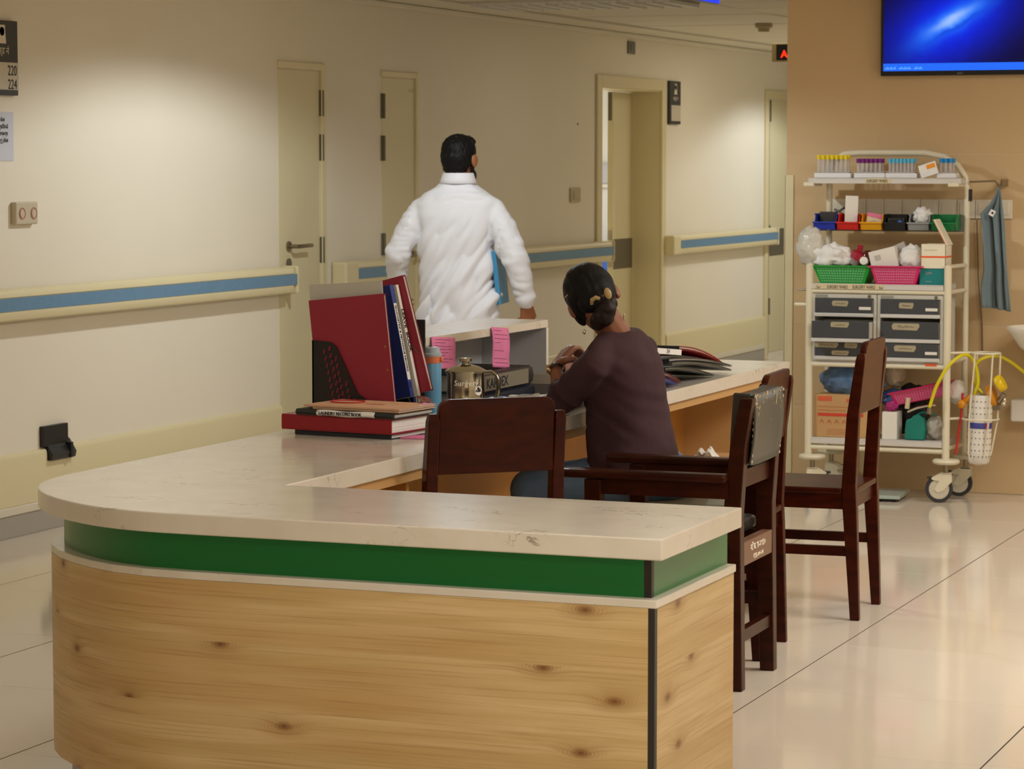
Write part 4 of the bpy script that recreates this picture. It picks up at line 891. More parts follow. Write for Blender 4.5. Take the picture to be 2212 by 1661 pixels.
# castors
def castor(x, y, rz, dark=.0):
    c = thing('castor', None, None); bpy.data.objects[c.name].parent = tr; c.location = Vector((x, y, 0))-tr.location; c.rotation_euler = (0, 0, math.radians(rz))
    c2 = MB().lathe([(.0, .176), (.050, .176), (.060, .181), (.063, .188), (.060, .196), (.050, .200), (0, .200)], seg=28).build('bumper', IVORY, c, smooth=True)
    MB().cyl((0, 0, .13), (0, 0, .18), .011, seg=12).build('stem', STEEL, c, smooth=True)
    W = Vector((-.030, 0, .0625))
    tyre = MB().lathe([(.046, -.013), (.060, -.013), (.0625, -.008), (.0625, .008), (.060, .013), (.046, .013)], W, 30, Matrix.Rotation(math.pi/2, 3, 'X'), caps=False); tyre.build('tyre', mat('rubber', (48, 48, 50), .6), c, smooth=True)
    MB().lathe([(0, -.014), (.012, -.016), (.044, -.012), (.047, -.012), (.047, .012), (.044, .012), (.012, .016), (0, .014)], W, 26, Matrix.Rotation(math.pi/2, 3, 'X')).build('wheel', mat('wheel_white', (208, 198, 176), .4), c, smooth=True)
    for s in (-1, 1):
        MB().prism([(.026, .135), (-.024, .135), (-.060, .118), (-.066, .110), (-.058, .104), (-.030, .100), (-.052, .060), (-.036, .046), (-.012, .056), (.028, .098)], s*.017-.002, s*.017+.002, lambda p: Vector((p[0], p[2], p[1]))).build('fork', IVORY, c)
    MB().box((-.022, -.019, .130), (.026, .019, .137)).build('fork_top', IVORY, c)
    MB().box((-.085, -.012, .108), (-.052, .012, .118)).build('brake_pedal', DARKG, c, bevel=.003)
    return c
castor(XR+.002, YF, 12); castor(xr+.01, YB, 0); castor(XL+.02, YF, 200); castor(xl+.02, YB, 190)
tp([(XL-.018, YF, .96), (XL-.055, YF, .96)], .004, 'hook', STEEL, 8); tp([(XL-.015, YF, .893), (XL-.07, YF, .893)], .008, 'hook', IVORY, 8)
tp([(xr+.012, YB, 1.425), (xr+.012, YB, 1.37)], .012, 'clamp_knob', BLACKP, 10)
# cylinder basket on the right side
bc = Vector((-2.600, 12.42, 0))
def ring(z, r, tx=0): return [(bc.x+tx+r*math.cos(a*math.pi/14), bc.y+r*math.sin(a*math.pi/14), z) for a in range(28)]
tp(ring(.684, .066), .0042, 'basket_ring', IVORY, 8, True); tp(ring(.383, .084, -.022), .0042, 'basket_ring', IVORY, 8, True)
for a in (0.3, 2.4, 4.1, 5.4):
    ca, sa = math.cos(a), math.sin(a)
    tp([(bc.x+.066*ca, bc.y+.066*sa, .684), (bc.x-.018+.074*ca, bc.y+.074*sa, .383), (bc.x-.03+.060*ca, bc.y+.060*sa, .23), (bc.x-.03+.045*ca, bc.y+.045*sa, .185), (bc.x-.03, bc.y, .172)], .0042, 'basket_wire', IVORY, 8)
tp([(XR, YF, .684), (bc.x-.066, bc.y, .684)], .006, 'basket_arm', IVORY, 8); tp([(XR, YF, .383), (bc.x-.10, bc.y, .383)], .006, 'basket_arm', IVORY, 8)

# drawer units
DU = mat('drawer_unit_grey', (200, 196, 184), .4)
def drawer_unit(label, x0, x1, open_i=None, plates=(0,), tapes=()):
    t = thing('drawer_unit', label, 'drawers', ((x0+x1)/2, YF, .634), group=None)
    b = MB(); y0 = YF-.006
    b.box((x0, y0, .634), (x0+.014, YB-.03, .944)).box((x1-.014, y0, .634), (x1, YB-.03, .944)).box((x0+.014, y0, .926), (x1-.014, YB-.03, .944)).box((x0+.014, y0, .634), (x1-.014, YB-.03, .642)).box((x0+.014, YB-.035, .642), (x1-.014, YB-.03, .926))
    b.build('carcass', DU, t, world=True)
    MB().cyl((x1-.034, y0-.002, .935), (x1-.034, y0+.004, .935), .008, seg=14).build('lock', STEELD, t, world=True, smooth=True)
    MB().box((x0+.016, y0-.001, .929), (x0+.075, y0+.002, .941)).build('maker_strip', mat('strip_grey', (150, 148, 138), .5), t, world=True)
    for i, (zt, zb, zl) in enumerate(((.924, .857, .840), (.823, .744, .727), (.724, .658, .641))):
        dy = -.060 if i == open_i else 0; yf = y0-.010+dy
        d = MB().box((x0+.018, yf, zb), (x1-.018, yf+.008, zt)).build('drawer', GREYM, t, world=True, bevel=.002)
        s = MB().box((x0+.018, yf+.008, zb), (x0+.022, yf+.20, zt-.004)).box((x1-.022, yf+.008, zb), (x1-.018, yf+.20, zt-.004)).box((x0+.018, yf+.008, zl), (x1-.018, yf+.20, zl+.006)); s.box((x0+.018, yf+.195, zb), (x1-.018, yf+.20, zt-.004))
        s.build('drawer_box', DU, d, world=True)
        MB().box((x0+.014, yf-.004, zl), (x1-.014, yf+.01, zb)).build('drawer_lip', mat('lip_white', (206, 202, 196), .4), d, world=True, bevel=.003)
        if i in plates: MB().box((x1-.080, yf-.003, zb+.016), (x1-.024, yf, zb+.030)).build('card_slot', WHITEP, d, world=True, bevel=.002)
        for (j, a, c, w_, h_) in tapes:
            if j == i:
                cx, cz = x0+a, zb+c
                MB().prism([(cx, cz), (cx+w_*.9, cz-.002), (cx+w_, cz+h_*.55), (cx+w_*.97, cz+h_), (cx+.03*w_, cz+h_), (cx-.04*w_, cz+h_*.6)], yf-.0015, yf-.0005, lambda p: Vector((p[0], p[2], p[1]))).build('label_tape', mat('drawer_tape', (170, 158, 128), .6), d, world=True)
                sm = MB(); scribble(sm, (cx+w_*.18, yf-.0018, cz+h_*.3), (1, 0, 0), (0, 0, 1), w_*.62, h_*.42, 16, j*31+int(a*1000))
                sm.build('handwriting', INK, d, world=True)
    return t
drawer_unit('left grey three drawer unit with its middle drawer pulled out', -3.397, -3.092, 1, (0,), ((0, .10, .033, .075, .024), (1, .11, .052, .085, .023), (2, .02, .040, .11, .022), (2, .16, .040, .06, .022), (2, .10, .006, .08, .020)))
tu = drawer_unit('right grey three drawer unit with all drawers closed', -3.088, -2.782, None, (0, 2), ((0, .105, .028, .066, .025), (1, .075, .042, .125, .030), (2, .085, .030, .10, .027)))
MB().box((-2.862, YF-.012, .6225), (-2.81, YF-.009, .6335)).build('orange_sticker', mat('orange_label', (226, 92, 46), .5), tu, world=True)

# storage bins
def bin_(label, x0, x1, col, op=True, m=None):
    m = m or mat('bin_%d_%d_%d' % col, col, .35); yb = YB-.012; yf = yb-.115; z0, z1 = 1.236, 1.308
    t = thing('storage_bin', label, 'bin', ((x0+x1)/2, yb, z0), group=None)
    w = .003; mb = MB()
    mb.box((x0+.006, yf+.012, z0), (x1-.006, yb, z0+w)).box((x0+.004, yb-w, z0), (x1-.004, yb, z1))
    for xa in (x0+.004, x1-.004-w):
        mb.prism([(yf+.012, z0), (yb, z0), (yb, z1), (yf+.040, z1), (yf+.022, z0+.036), (yf, z0+.034)], xa, xa+w, lambda p: Vector((p[2], p[0], p[1])))
    mb.add([(x0+.004, yf+.012, z0), (x1-.004, yf+.012, z0), (x1-.004, yf, z0+.034), (x0+.004, yf, z0+.034), (x0+.004, yf+.012+w, z0), (x1-.004, yf+.012+w, z0), (x1-.004, yf+w, z0+.034), (x0+.004, yf+w, z0+.034)], [(0,1,2,3),(7,6,5,4),(0,4,5,1),(3,2,6,7),(0,3,7,4),(1,5,6,2)])
    mb.build('bin_body', m, t, world=True)
    MB().box((x0+.001, yf-.005, z0+.030), (x1-.001, yf+.002, z0+.037)).box((x0+.001, yf+.03, z1-.004), (x0+.006, yb, z1+.002)).box((x1-.006, yf+.03, z1-.004), (x1-.001, yb, z1+.002)).build('bin_rim', m, t, world=True, bevel=.001)
    return t
bin_('blue storage bin, first of the row on the trolley', -3.440, -3.328, (44, 62, 176))
bin_('red storage bin holding a tall white box', -3.328, -3.217, (212, 34, 24))
bin_('yellow storage bin holding a pink striped box', -3.216, -3.107, (226, 160, 14))
bin_('black storage bin with a blue dot inside', -3.106, -2.995, (18, 19, 20))
bin_('grey storage bin with crumpled tissue in it', -2.992, -2.886, (150, 150, 148))
bin_('green storage bin, last of the row on the trolley', -2.884, -2.762, (14, 118, 62))
t = tag(MB().box((-3.425, YB-.060, 1.25), (-3.345, YB-.02, 1.318)).build('glove_pack', DARKG, bevel=.004), 'dark grey pack lying in the blue bin', 'pack')
tag(MB().obox((-3.272, YB-.055, 1.318), (.030, .024, .075), rotm('Y', 2) @ rotm('Z', 14)).build('tall_box', WHITEP, bevel=.002), 'tall white box standing in the red bin', 'box')
t = thing('medicine_box', 'pink striped white box leaning in the yellow bin', 'box', (-3.16, YB-.06, 1.25)); R = rotm('Y', 12) 
MB().obox((0, 0, .030), (.036, .014, .032), R).build('box_body', mat('buff_card', (226, 208, 170), .6), t); MB().obox(R @ Vector((0, -.0002, .022))+Vector((0, 0, .030)), (.0362, .0144, .010), R).build('stripe', mat('pink_print', (226, 120, 150), .6), t)
sk = MB(); scribble(sk, R @ Vector((-.02, -.0148, -.012))+Vector((0, 0, .03)), (1, 0, 0), (0, 0, 1), .035, .012, 10, 4); sk.build('print', INK, t)
tag(MB().cyl((-3.030, YB-.1035, 1.272), (-3.030, YB-.1005, 1.272), .010, seg=16).build('round_lid', mat('cap_blue', (60, 110, 200), .4), smooth=True), 'small round blue lid leaning in the black bin', 'lid')
tag(MB().box((-3.090, YB-.10, 1.24), (-3.008, YB-.03, 1.292)).build('black_pouch', BLACKP, bevel=.008), 'black pouch filling the black bin', 'pouch')
def crumple(nm, label, cat, c, r, m, seed, amp=.35, sub=3):
    bm = bmesh.new(); bmesh.ops.create_icosphere(bm, subdivisions=sub+1, radius=1)
    for v in bm.verts:
        q_ = v.co+.35*noise.noise_vector(v.co*1.7+Vector((0, 0, seed))); k = 1+amp*1.1*noise.noise(q_*2.1+Vector((seed, 0, 0)))+amp*(.42-1.2*abs(noise.noise(q_*3.6+Vector((0, seed, 0)))))+amp*.35*(.3-abs(noise.noise(q_*8+Vector((seed, seed, 0))))); p = v.co*k; v.co = Vector((c[0]+p.x*r[0], c[1]+p.y*r[1], c[2]+p.z*r[2]))
    me = bpy.data.meshes.new(nm); bm.to_mesh(me); bm.free(); me.materials.append(m); me.shade_smooth(); o = bpy.data.objects.new(nm, me); COL.objects.link(o)
    return tag(o, label, cat) if label else o
FILM = mat('plastic_film', (226, 220, 206), .25, alpha=.75)
crumple('tissue_wad', 'crumpled white tissue heaped in the grey bin', 'tissue', (-2.935, YB-.065, 1.298), (.042, .035, .038), PAPER, 3)

# tube racks on the top shelf
GLASS = mat('tube_glass', (224, 222, 224), .08, alpha=.35)
proto = None
ORD = ['first', 'second', 'third', 'fourth', 'fifth', 'sixth', 'seventh', 'eighth']
def tube_rack(label, tlabel, x0, x1, n, h, col, z=1.4765, y=YB-.06):
    t = thing('tube_rack', label, 'rack', ((x0+x1)/2, y, z), group=None)
    MB().box((x0, y-.034, z), (x1, y+.034, z+.022)).build('rack_base', mat('foam_white', (232, 228, 226), .6), t, world=True, bevel=.003)
    MB().box((x0+.010, y-.026, z+.022), (x1-.010, y+.026, z+.027)).build('rack_insert', mat('foam_grey', (168, 164, 164), .7), t, world=True)
    r = .0058; tb = thing('test_tube', tlabel, 'test tube', (0, 0, 0), 0, tlabel+'s')
    MB().lathe([(0, 0), (r*.7, .001), (r, .006), (r, h-.012), (r*.8, h-.012)], seg=10, caps=False).build('glass_tube', GLASS, tb, smooth=True)
    MB().lathe([(0, h-.020), (r*1.5, h-.020), (r*1.5, h), (0, h)], seg=10).build('tube_cap', mat('cap_%d_%d_%d' % col, col, .4), tb, smooth=True)
    k = 0
    for row, (yy, off_) in enumerate(((-.015, 0), (.015, .5))):
        for i in range(n):
            x = x0+.016+(x1-x0-.032)*(i+off_*.6)/(n-.4); o = tb if k == 0 else copy_tree(tb); k += 1
            o.location = (x, y+yy, z+.012); o.rotation_euler = (0, 0, i)
            o['label'] = '%s capped test tube, %s from the left in the %s row of its rack' % (tlabel, ORD[i], ('front', 'back')[row]); o['group'] = tlabel+' capped test tubes'
    return t
tube_rack('white foam rack of yellow capped tubes, first on top shelf', 'yellow', -3.443, -3.268, 7, .094, (232, 204, 16))
tube_rack('white foam rack of purple capped tubes on top shelf', 'purple', -3.253, -3.105, 6, .077, (116, 22, 116))
tube_rack('white foam rack of pale blue capped tubes in the middle of top shelf', 'pale blue', -3.103, -2.955, 7, .077, (84, 176, 208))
tube_rack('white foam rack with few bright blue capped tubes behind a packet', 'bright blue', -2.862, -2.772, 3, .078, (24, 136, 200))
t = thing('swab_packet', 'white packet with orange label leaning on the top shelf', 'packet', (-2.90, YB-.10, 1.477)); R = rotm('Y', -18)
MB().obox((0, 0, .038), (.042, .003, .030), R).build('packet_body', PAPER, t, bevel=.002); MB().obox(R @ Vector((.016, -.0034, .012))+Vector((0, 0, .038)), (.020, .0006, .010), R).build('orange_label', mat('orange_print', (240, 150, 30), .5), t)

# load of the middle shelf
def basket(nm, label, cx, cy, z, w0, w1, d0, d1, h, col, R=None, slots=True):
    m = mat('basket_%d_%d_%d' % col, col, .4); t = thing(nm, label, 'basket', (cx, cy, z)); R = R or Matrix.Identity(3)
    def rg(w, d, zz): return [R @ Vector(p) for p in ((-w, -d, zz), (w, -d, zz), (w, d, zz), (-w, d, zz))]
    e = .003; MB().loft([rg(w0, d0, 0), rg(w1, d1, h), rg(w1-e, d1-e, h), rg(w0-e, d0-e, .004)]).build('basket_wall', m, t)
    MB().loft([rg(w1+.008, d1+.008, h-.006), rg(w1+.010, d1+.010, h), rg(w1-e, d1-e, h+.001), rg(w1-e, d1-e, h-.006)], closed=True).build('rim', m, t)
    gm = mat('basketgap_%d_%d_%d' % col, tuple(int(c*.55+90) for c in col), .6); sl = MB()
    for a in (0, 1):
        for i in range(9):
            for j in range(6):
                f = (j+.9)/7; w = w0+(w1-w0)*f; d = d0+(d1-d0)*f
                sl.obox(R @ Vector((-w*.86+w*.86*(i/8)*.92+(w*.90 if a else 0), -d-.0006, h*f)), (w*.035, .001, h*.045), R)
    sl.build('lattice_gap', gm, t, kind='stuff'); return t
basket('plastic_basket', 'green plastic basket heaped with medical supplies on middle shelf', -3.262, 12.44, .9925, .105, .137, .070, .088, .082, (20, 158, 48))
basket('plastic_basket', 'pink plastic basket beside the green one on middle shelf', -3.005, 12.42, .9925, .090, .118, .070, .085, .084, (216, 40, 108))
crumple('supply_bag', 'crumpled clear bag of white supplies over the end of green basket', 'bag', (-3.425, 12.42, 1.1565), (.062, .05, .085), FILM, 5, .25)
crumple('gauze_pack', 'white gauze heap in the green basket', 'gauze', (-3.33, 12.42, 1.1065), (.095, .055, .060), PAPER, 8, .35)
t = thing('medicine_jar', 'red lidded jar tilted in the green basket', 'jar', (-3.215, 12.41, 1.0765)); R3 = rotm('Y', 28)
MB().lathe([(0, 0), (.030, 0), (.032, .03), (.0, .03)], (0, 0, 0), 20, R3).build('jar_body', mat('jar_grey', (150, 130, 128), .4), t, smooth=True); MB().lathe([(0, .028), (.038, .028), (.038, .058), (.030, .064), (0, .064)], (0, 0, 0), 20, R3).build('jar_lid', mat('jar_red', (160, 22, 48), .35), t, smooth=True)
t = thing('syrup_bottle', 'dark brown bottle with white cap lying in the green basket', 'bottle', (-3.165, 12.40, 1.0815))
MB().lathe([(0, 0), (.032, .004), (.034, .05), (.020, .075), (.012, .08)], (.012, .06, .02), 18, Matrix.Rotation(math.radians(78), 3, 'X')).build('bottle_body', mat('amber_brown', (84, 24, 14), .15), t, smooth=True); MB().lathe([(0, 0), (.019, 0), (.019, .022), (0, .024)], (.004, -.012, .012), 16, Matrix.Rotation(math.radians(78), 3, 'X')).build('bottle_cap', WHITEP, t, smooth=True)
tag(MB().obox((-3.195, 12.43, 1.146), (.012, .006, .022), rotm('Y', 10)).build('red_label', mat('jar_red', (160, 22, 48), .35)), 'small red carton piece sticking up from the green basket', 'carton')
t = thing('medicine_carton', 'white medicine carton slanting in the pink basket', 'carton', (-3.08, 12.40, 1.0715)); R = rotm('Y', -14)
MB().obox((.01, 0, .035), (.062, .030, .046), R).build('carton_body', WHITEP, t, bevel=.001); MB().obox(R @ Vector((-.024, -.0305, .012))+Vector((.01, 0, .035)), (.014, .0006, .012), R).build('print_block', PAPERG, t)
tag(MB().obox((-3.035, 12.45, 1.146), (.055, .012, .020), rotm('Y', -24)).build('flat_carton', mat('grey_card', (178, 168, 160), .6), bevel=.001), 'flat grey carton leaning behind the white one in pink basket', 'carton')
crumple('cotton_roll', 'white cotton roll in clear wrap in the pink basket', 'cotton', (-2.945, 12.42, 1.1065), (.062, .05, .062), PAPER, 12, .18)
bx = thing('glove_box', 'open white box with orange band stacked on the teal box', 'box', (-2.835, 12.42, 1.0655)); GB = mat('glove_card', (234, 224, 198), .6)
MB().box((-.057, -.062, 0), (-.055, .062, .112)).box((.055, -.062, 0), (.057, .062, .112)).box((-.057, -.062, 0), (.057, -.060, .112)).box((-.057, .060, 0), (.057, .062, .112)).box((-.057, -.062, 0), (.057, .062, .002)).build('box_body', GB, bx)
MB().box((-.0575, -.0625, .050), (.0575, .0625, .058)).build('orange_band', mat('orange_band', (240, 92, 34), .5), bx)
fl_ = MB().obox((.022, .0, .168), (.012, .060, .075), Matrix.Identity(3)); fl_ = MB().obox((.030, 0, .165), (.004, .055, .066), rotm('Y', -28)); fl_.build('flap', GB, bx)
MB().obox((.0262, -.0556, .168), (.0015, .0006, .06), rotm('Y', -28)).build('flap_print', mat('salmon_print', (232, 150, 130), .6), bx)
sk = MB(); scribble(sk, (-.04, -.0628, .082), (1, 0, 0), (0, 0, 1), .06, .008, 18, 6, .001); sk.build('print', mat('grey_print', (150, 140, 126), .6), bx)
tb = thing('teal_box', 'teal box on the middle shelf under the open white box', 'box', (-2.838, 12.42, .9925))
MB().box((-.058, -.064, 0), (.060, .064, .0725)).build('box_body', mat('teal_card', (20, 124, 124), .5), tb, bevel=.001)
sk = MB(); [scribble(sk, (-.030, -.0648, zz), (1, 0, 0), (0, 0, 1), .028, .006, 10, 3+k, .0012) for k, zz in enumerate((.055, .049, .012))]; sk.build('print', WHITEP, tb)

# load of the bottom shelf
t = thing('supply_carton', 'brown carton with red print on the lowest trolley shelf', 'carton', (-3.255, 12.44, .2785))
MB().box((-.132, -.075, 0), (.132, .085, .198)).build('carton_body', CARTON, t, bevel=.002)
pr = MB().box((-.115, -.0765, .098), (.100, -.0752, .112)); pr.build('red_band', INKR, t)
pm = MB(); [pm.box((a, -.0763, z), (b, -.0752, z+h)) for a, b, z, h in ((-.115, -.050, .168, .022), (.020, .070, .166, .014), (.112, .13, .16, .03))]
for k in range(3): scribble(pm, (-.115, -.0765, .140-.016*k), (1, 0, 0), (0, 0, 1), .18-.05*k, .006, 26, 20+k, .0016)
for k in range(4): pm.tube([(-.105+.035*k, -.0765, .066), (-.095+.035*k, -.0765, .082), (-.085+.035*k, -.0765, .064)], .0014, 4)
for k in range(3): scribble(pm, (-.07, -.0765, .035-.010*k), (1, 0, 0), (0, 0, 1), .10, .005, 16, 30+k, .0012)
pm.build('red_print', mat('faded_red_print', (208, 92, 56), .7), t)
crumple('linen_bag', 'blue plastic wrapped bundle lying on the brown carton', 'bag', (-3.23, 12.46, 0.5385), (.150, .075, .075), mat('blue_film', (84, 112, 150), .22, var=(18, .35)), 15, .16)
crumple('white_pouch', 'pale pouch behind the tilted pink basket', 'pouch', (-3.045, 12.52, 0.5685), (.05, .04, .06), mat('pale_pouch', (206, 190, 160), .5), 17, .15)
crumple('blue_pack', 'blue pack under the pale pouch on the lowest shelf', 'pack', (-3.04, 12.50, 0.4585), (.06, .05, .045), mat('blue_pack_film', (64, 92, 150), .4), 19, .2)
crumple('black_bag', 'black bag crammed in the middle of the lowest shelf', 'bag', (-2.96, 12.52, 0.4035), (.085, .05, .115), mat('black_bag', (18, 16, 17), .5), 21, .18)
basket('plastic_basket', 'pink plastic basket lying tilted on the lowest trolley shelf', -2.895, 12.46, 0.4585, .12, .135, .05, .062, .062, (206, 30, 96), rotm('Y', -13))
tag(MB().box((-3.065, 12.36, .2785), (-2.995, 12.46, .405)).build('white_carton', WHITEP, bevel=.002), 'plain white carton on the lowest shelf beside the teal cuff', 'carton')
crumple('pink_flower', 'crumpled magenta wrapper on the plain white carton', 'wrapper', (-3.03, 12.40, 0.4285), (.028, .022, .020), mat('magenta', (170, 40, 110), .5), 23, .4)
t = thing('teal_cuff', 'teal pressure cuff lying at the front of the lowest shelf', 'cuff', (-2.90, 12.39, 0.2795)); TC = mat('teal_cloth', (14, 124, 108), .7, bump=(90, .3, .002))
MB().loft([[Vector((x, y*(1+.25*math.sin(z*40+x*30)), z)) for x, z in ((-.062, 0), (.030, 0), (.034, .05), (.028, .100), (.0, .120), (-.022, .112), (-.030, .098), (-.052, .092), (-.058, .05))] for y in (-.028, -.012, .012, .028)]).build('cuff_bag', TC, t, smooth=True, bevel=.006)
MB().grid(lambda u, v: Vector((-.005+.085*u, -.018+.036*v+.006*math.sin(u*9), .118+.012*math.sin(u*3.1)-.008*v)), 14, 4).build('cuff_band', TC, t, smooth=True, solid=.006)
crumple('clear_pouch', 'frosted pouch beside the teal cuff on the lowest shelf', 'pouch', (-2.832, 12.42, 0.3355), (.040, .035, .055), mat('frosted', (186, 180, 168), .3), 27, .15)
t = thing('steel_forceps', 'curved steel instrument lying above the teal cuff', 'instrument', (-2.88, 12.37, .40)); MB().tube([(-2.945, 12.36, .408), (-2.90, 12.355, .428), (-2.85, 12.355, .440), (-2.815, 12.36, .444)], .0055, 8).build('shaft', CHROME, t, world=True, smooth=True)
MB().cyl((-2.958, 12.40, .42), (-2.952, 12.40, .47), .011).build('vial', mat('ivory_vial', (214, 198, 160), .4), t, world=True, smooth=True)
crumple('white_dispenser', 'rounded white bottle behind the trolley right post', 'bottle', (-2.745, 12.50, 0.4935), (.045, .045, .055), WHITEP, 29, .1)

# oxygen cylinder, regulator and yellow hose
ox = thing('oxygen_cylinder', 'oxygen cylinder wrapped in printed white paper in the wire basket', 'cylinder', (-2.628, 12.42, .178)); Rw = rotm('Y', 1.5)
MB().lathe([(0, 0), (.040, 0), (.050, .010), (.054, .06), (.054, .30), (.052, .315), (.049, .315), (.050, .30), (.050, .28), (0, .27)], seg=26, M=Rw).build('paper_wrap', mat('wrap_paper', (228, 222, 210), .6), ox, smooth=True)
dt = MB()
for j in range(10):
    if j == 5: continue
    for i in range(18):
        a = i*2*math.pi/18+(.06 if j % 2 else 0); z = .035+.028*j; dt.obox(Rw @ Vector((.0545*math.cos(a), .0545*math.sin(a), z)), (.0007, .0022, .0026), rotm('Z', math.degrees(a)) @ rotm('X', 35*((i+j) % 3)))
dt.build('printed_motif', mat('motif_ink', (92, 84, 84), .7), ox, kind='stuff')
MB().lathe([(.0548, .163), (.0552, .163), (.0552, .190), (.0548, .190)], seg=26, M=Rw, caps=False).build('blue_label', mat('label_blue', (70, 78, 156), .5), ox, smooth=True)
MB().obox(Rw @ Vector((.040, -.0375, .176)), (.007, .0012, .0135), rotm('Z', 46)).build('red_corner', mat('label_red', (220, 40, 50), .5), ox)
tp2 = MB().tube([(-2.70, 12.40, .50), (-2.705, 12.40, .40), (-2.725, 12.38, .22)], .006, 8); tag(tp2.build('red_strap', mat('strap_red', (206, 44, 30), .5), smooth=True), 'red strap hanging between trolley post and oxygen cylinder', 'strap')
rg = thing('regulator', 'oxygen regulator with yellow and orange gauges above the wrapped cylinder', 'regulator', (-2.555, 12.42, .45)); YEL = mat('gauge_yellow', (232, 196, 10), .4); ORG = mat('gauge_orange', (216, 140, 10), .4)
MB().lathe([(0, -.016), (.036, -.016), (.038, -.010), (.038, .010), (.034, .016), (0, .012)], (-2.532, 12.42, .548), 26, Matrix.Rotation(math.radians(60), 3, 'Y')).build('gauge', YEL, rg, world=True, smooth=True)
MB().lathe([(0, 0), (.031, 0), (.031, .0015), (0, .0015)], Vector((-2.532, 12.42, .548))+Matrix.Rotation(math.radians(-120), 3, 'Y') @ Vector((0, 0, .0155)), 22, Matrix.Rotation(math.radians(-120), 3, 'Y')).build('dial', mat('dial_face', (150, 140, 110), .4), rg, world=True)
MB().lathe([(0, -.014), (.050, -.014), (.052, 0), (.050, .014), (0, .014)], (-2.572, 12.44, .487), 26, Matrix.Rotation(math.radians(72), 3, 'Y')).build('gauge', ORG, rg, world=True, smooth=True)
MB().cyl((-2.60, 12.43, .44), (-2.53, 12.43, .44), .016).cyl((-2.545, 12.43, .46), (-2.515, 12.43, .50), .012).build('valve_body', STEEL, rg, world=True, smooth=True)
MB().ell((-2.512, 12.42, .472), (.010, .010, .012)).ell((-2.517, 12.42, .455), (.012, .010, .011)).build('valve_key', CHROME, rg, world=True, smooth=True)
MB().cyl((-2.70, 12.40, .455), (-2.655, 12.41, .49), .014).ell((-2.70, 12.38, .45), .020).build('valve_tap', ORG, rg, world=True, smooth=True)
def P(px, py, y): return ony(px, py, y)
hose = [P(2008, 880, 12.30), P(2014, 860, 12.30), P(2024, 832, 12.29), P(2044, 797, 12.29), P(2064, 776, 12.31), P(2084, 766, 12.36), P(2099, 774, 12.40), P(2110, 798, 12.42), P(2113, 828, 12.42), P(2107, 846, 12.42), P(2104, 862, 12.42)]
def spl(pts, n=5):
    out = []
    for i in range(len(pts)-1):
        p0, p1, p2, p3 = pts[max(i-1, 0)], pts[i], pts[i+1], pts[min(i+2, len(pts)-1)]
        for k in range(n): t_ = k/n; out.append(0.5*((2*p1)+(p2-p0)*t_+(2*p0-5*p1+4*p2-p3)*t_*t_+(3*p1-p0-3*p2+p3)*t_**3))
    out.append(pts[-1]); return out
hs2 = [P(2123, 850, 12.44), P(2112, 838, 12.44), P(2104, 820, 12.45), P(2103, 800, 12.45), P(2110, 784, 12.45), P(2124, 774, 12.46), P(2145, 769, 12.48), P(2165, 772, 12.50), P(2185, 783, 12.52), P(2200, 794, 12.54), P(2222, 812, 12.56)]
hz = thing('oxygen_hose', 'yellow rubber oxygen hose looping through the wire basket', 'hose', (-2.62, 12.42, .6)); HY = mat('hose_yellow', (222, 206, 14), .35)
MB().tube(spl(hose), .0078, 10).build('hose', HY, hz, world=True, smooth=True); MB().tube(spl(hs2), .0078, 10).build('hose', HY, hz, world=True, smooth=True)
MB().cyl(hose[0], hose[0]+Vector((-.002, 0, -.030)), .010, .013).build('hose_fitting', STEEL, hz, world=True, smooth=True)

# towel on a rod, sockets, sink, scale
t = thing('towel_rod', 'thin steel rod with bent tip reaching from trolley to towel', 'rod', (-2.6, 12.55, 1.45))
ra, rb2 = ony(2094, 393, 12.60), ony(2150, 391, 12.60); tipp = ony(2158, 402, 12.59)
MB().tube([ra, rb2, tipp, tipp+Vector((.003, 0, -.012))], .0045, 8).build('rod', STEEL, t, world=True, smooth=True)
q = ony(2163, 395, 12.62); MB().box((q.x-.004, 12.62, q.z-.016), (q.x+.004, TY, q.z+.016)).build('wall_bracket', STEEL, t, world=True)
tw = thing('hand_towel', 'blue grey hand towel hanging from the steel rod', 'towel', (-2.53, 12.58, .87)); TWL = mat('blue_terry', (112, 130, 136), .95, bump=(320, .6, .003), sheen=.3)
rows_ = [(404, 2155, 2159), (418, 2152, 2162), (440, 2138, 2165), (462, 2117, 2168), (480, 2119, 2170), (530, 2122, 2173), (580, 2124, 2176), (620, 2119, 2179), (668, 2120, 2184)]
def towel(u, v):
    k = v*(len(rows_)-1); i = min(int(k), len(rows_)-2); f = k-i; y_, a, b = [rows_[i][q]*(1-f)+rows_[i+1][q]*f for q in range(3)]
    y_ += (10*(u-.5) if v > .95 else 0)*1.0
    p = ony(a+(b-a)*u, y_, 12.58); amp = min(1, v*2.2); p.y += amp*(.020*math.cos(u*14.5+.6+.8*v)+.010*math.sin(u*31+v*3)); 
    if .40 < u < .58: p.y += (.03+.05*max(0, v-.35))*amp*math.sin((u-.40)/.18*math.pi)
    return p
MB().grid(towel, 40, 40).build('cloth', TWL, tw, world=True, smooth=True, solid=.006)
q = ony(2143, 460, 12.545); MB().obox(q, (.012, .001, .014), rotm('Y', 30)).build('care_label', PAPER, tw, world=True); MB().obox(q+Vector((.002, -.0012, 0)), (.005, .0006, .005), rotm('Y', 30)).build('label_print', INK, tw, world=True)
sp = thing('socket_strip', 'row of white wall socket plates behind the trolley', 'sockets', (-2.99, TY, 1.287)); SW = mat('socket_white', (226, 216, 196), .4)
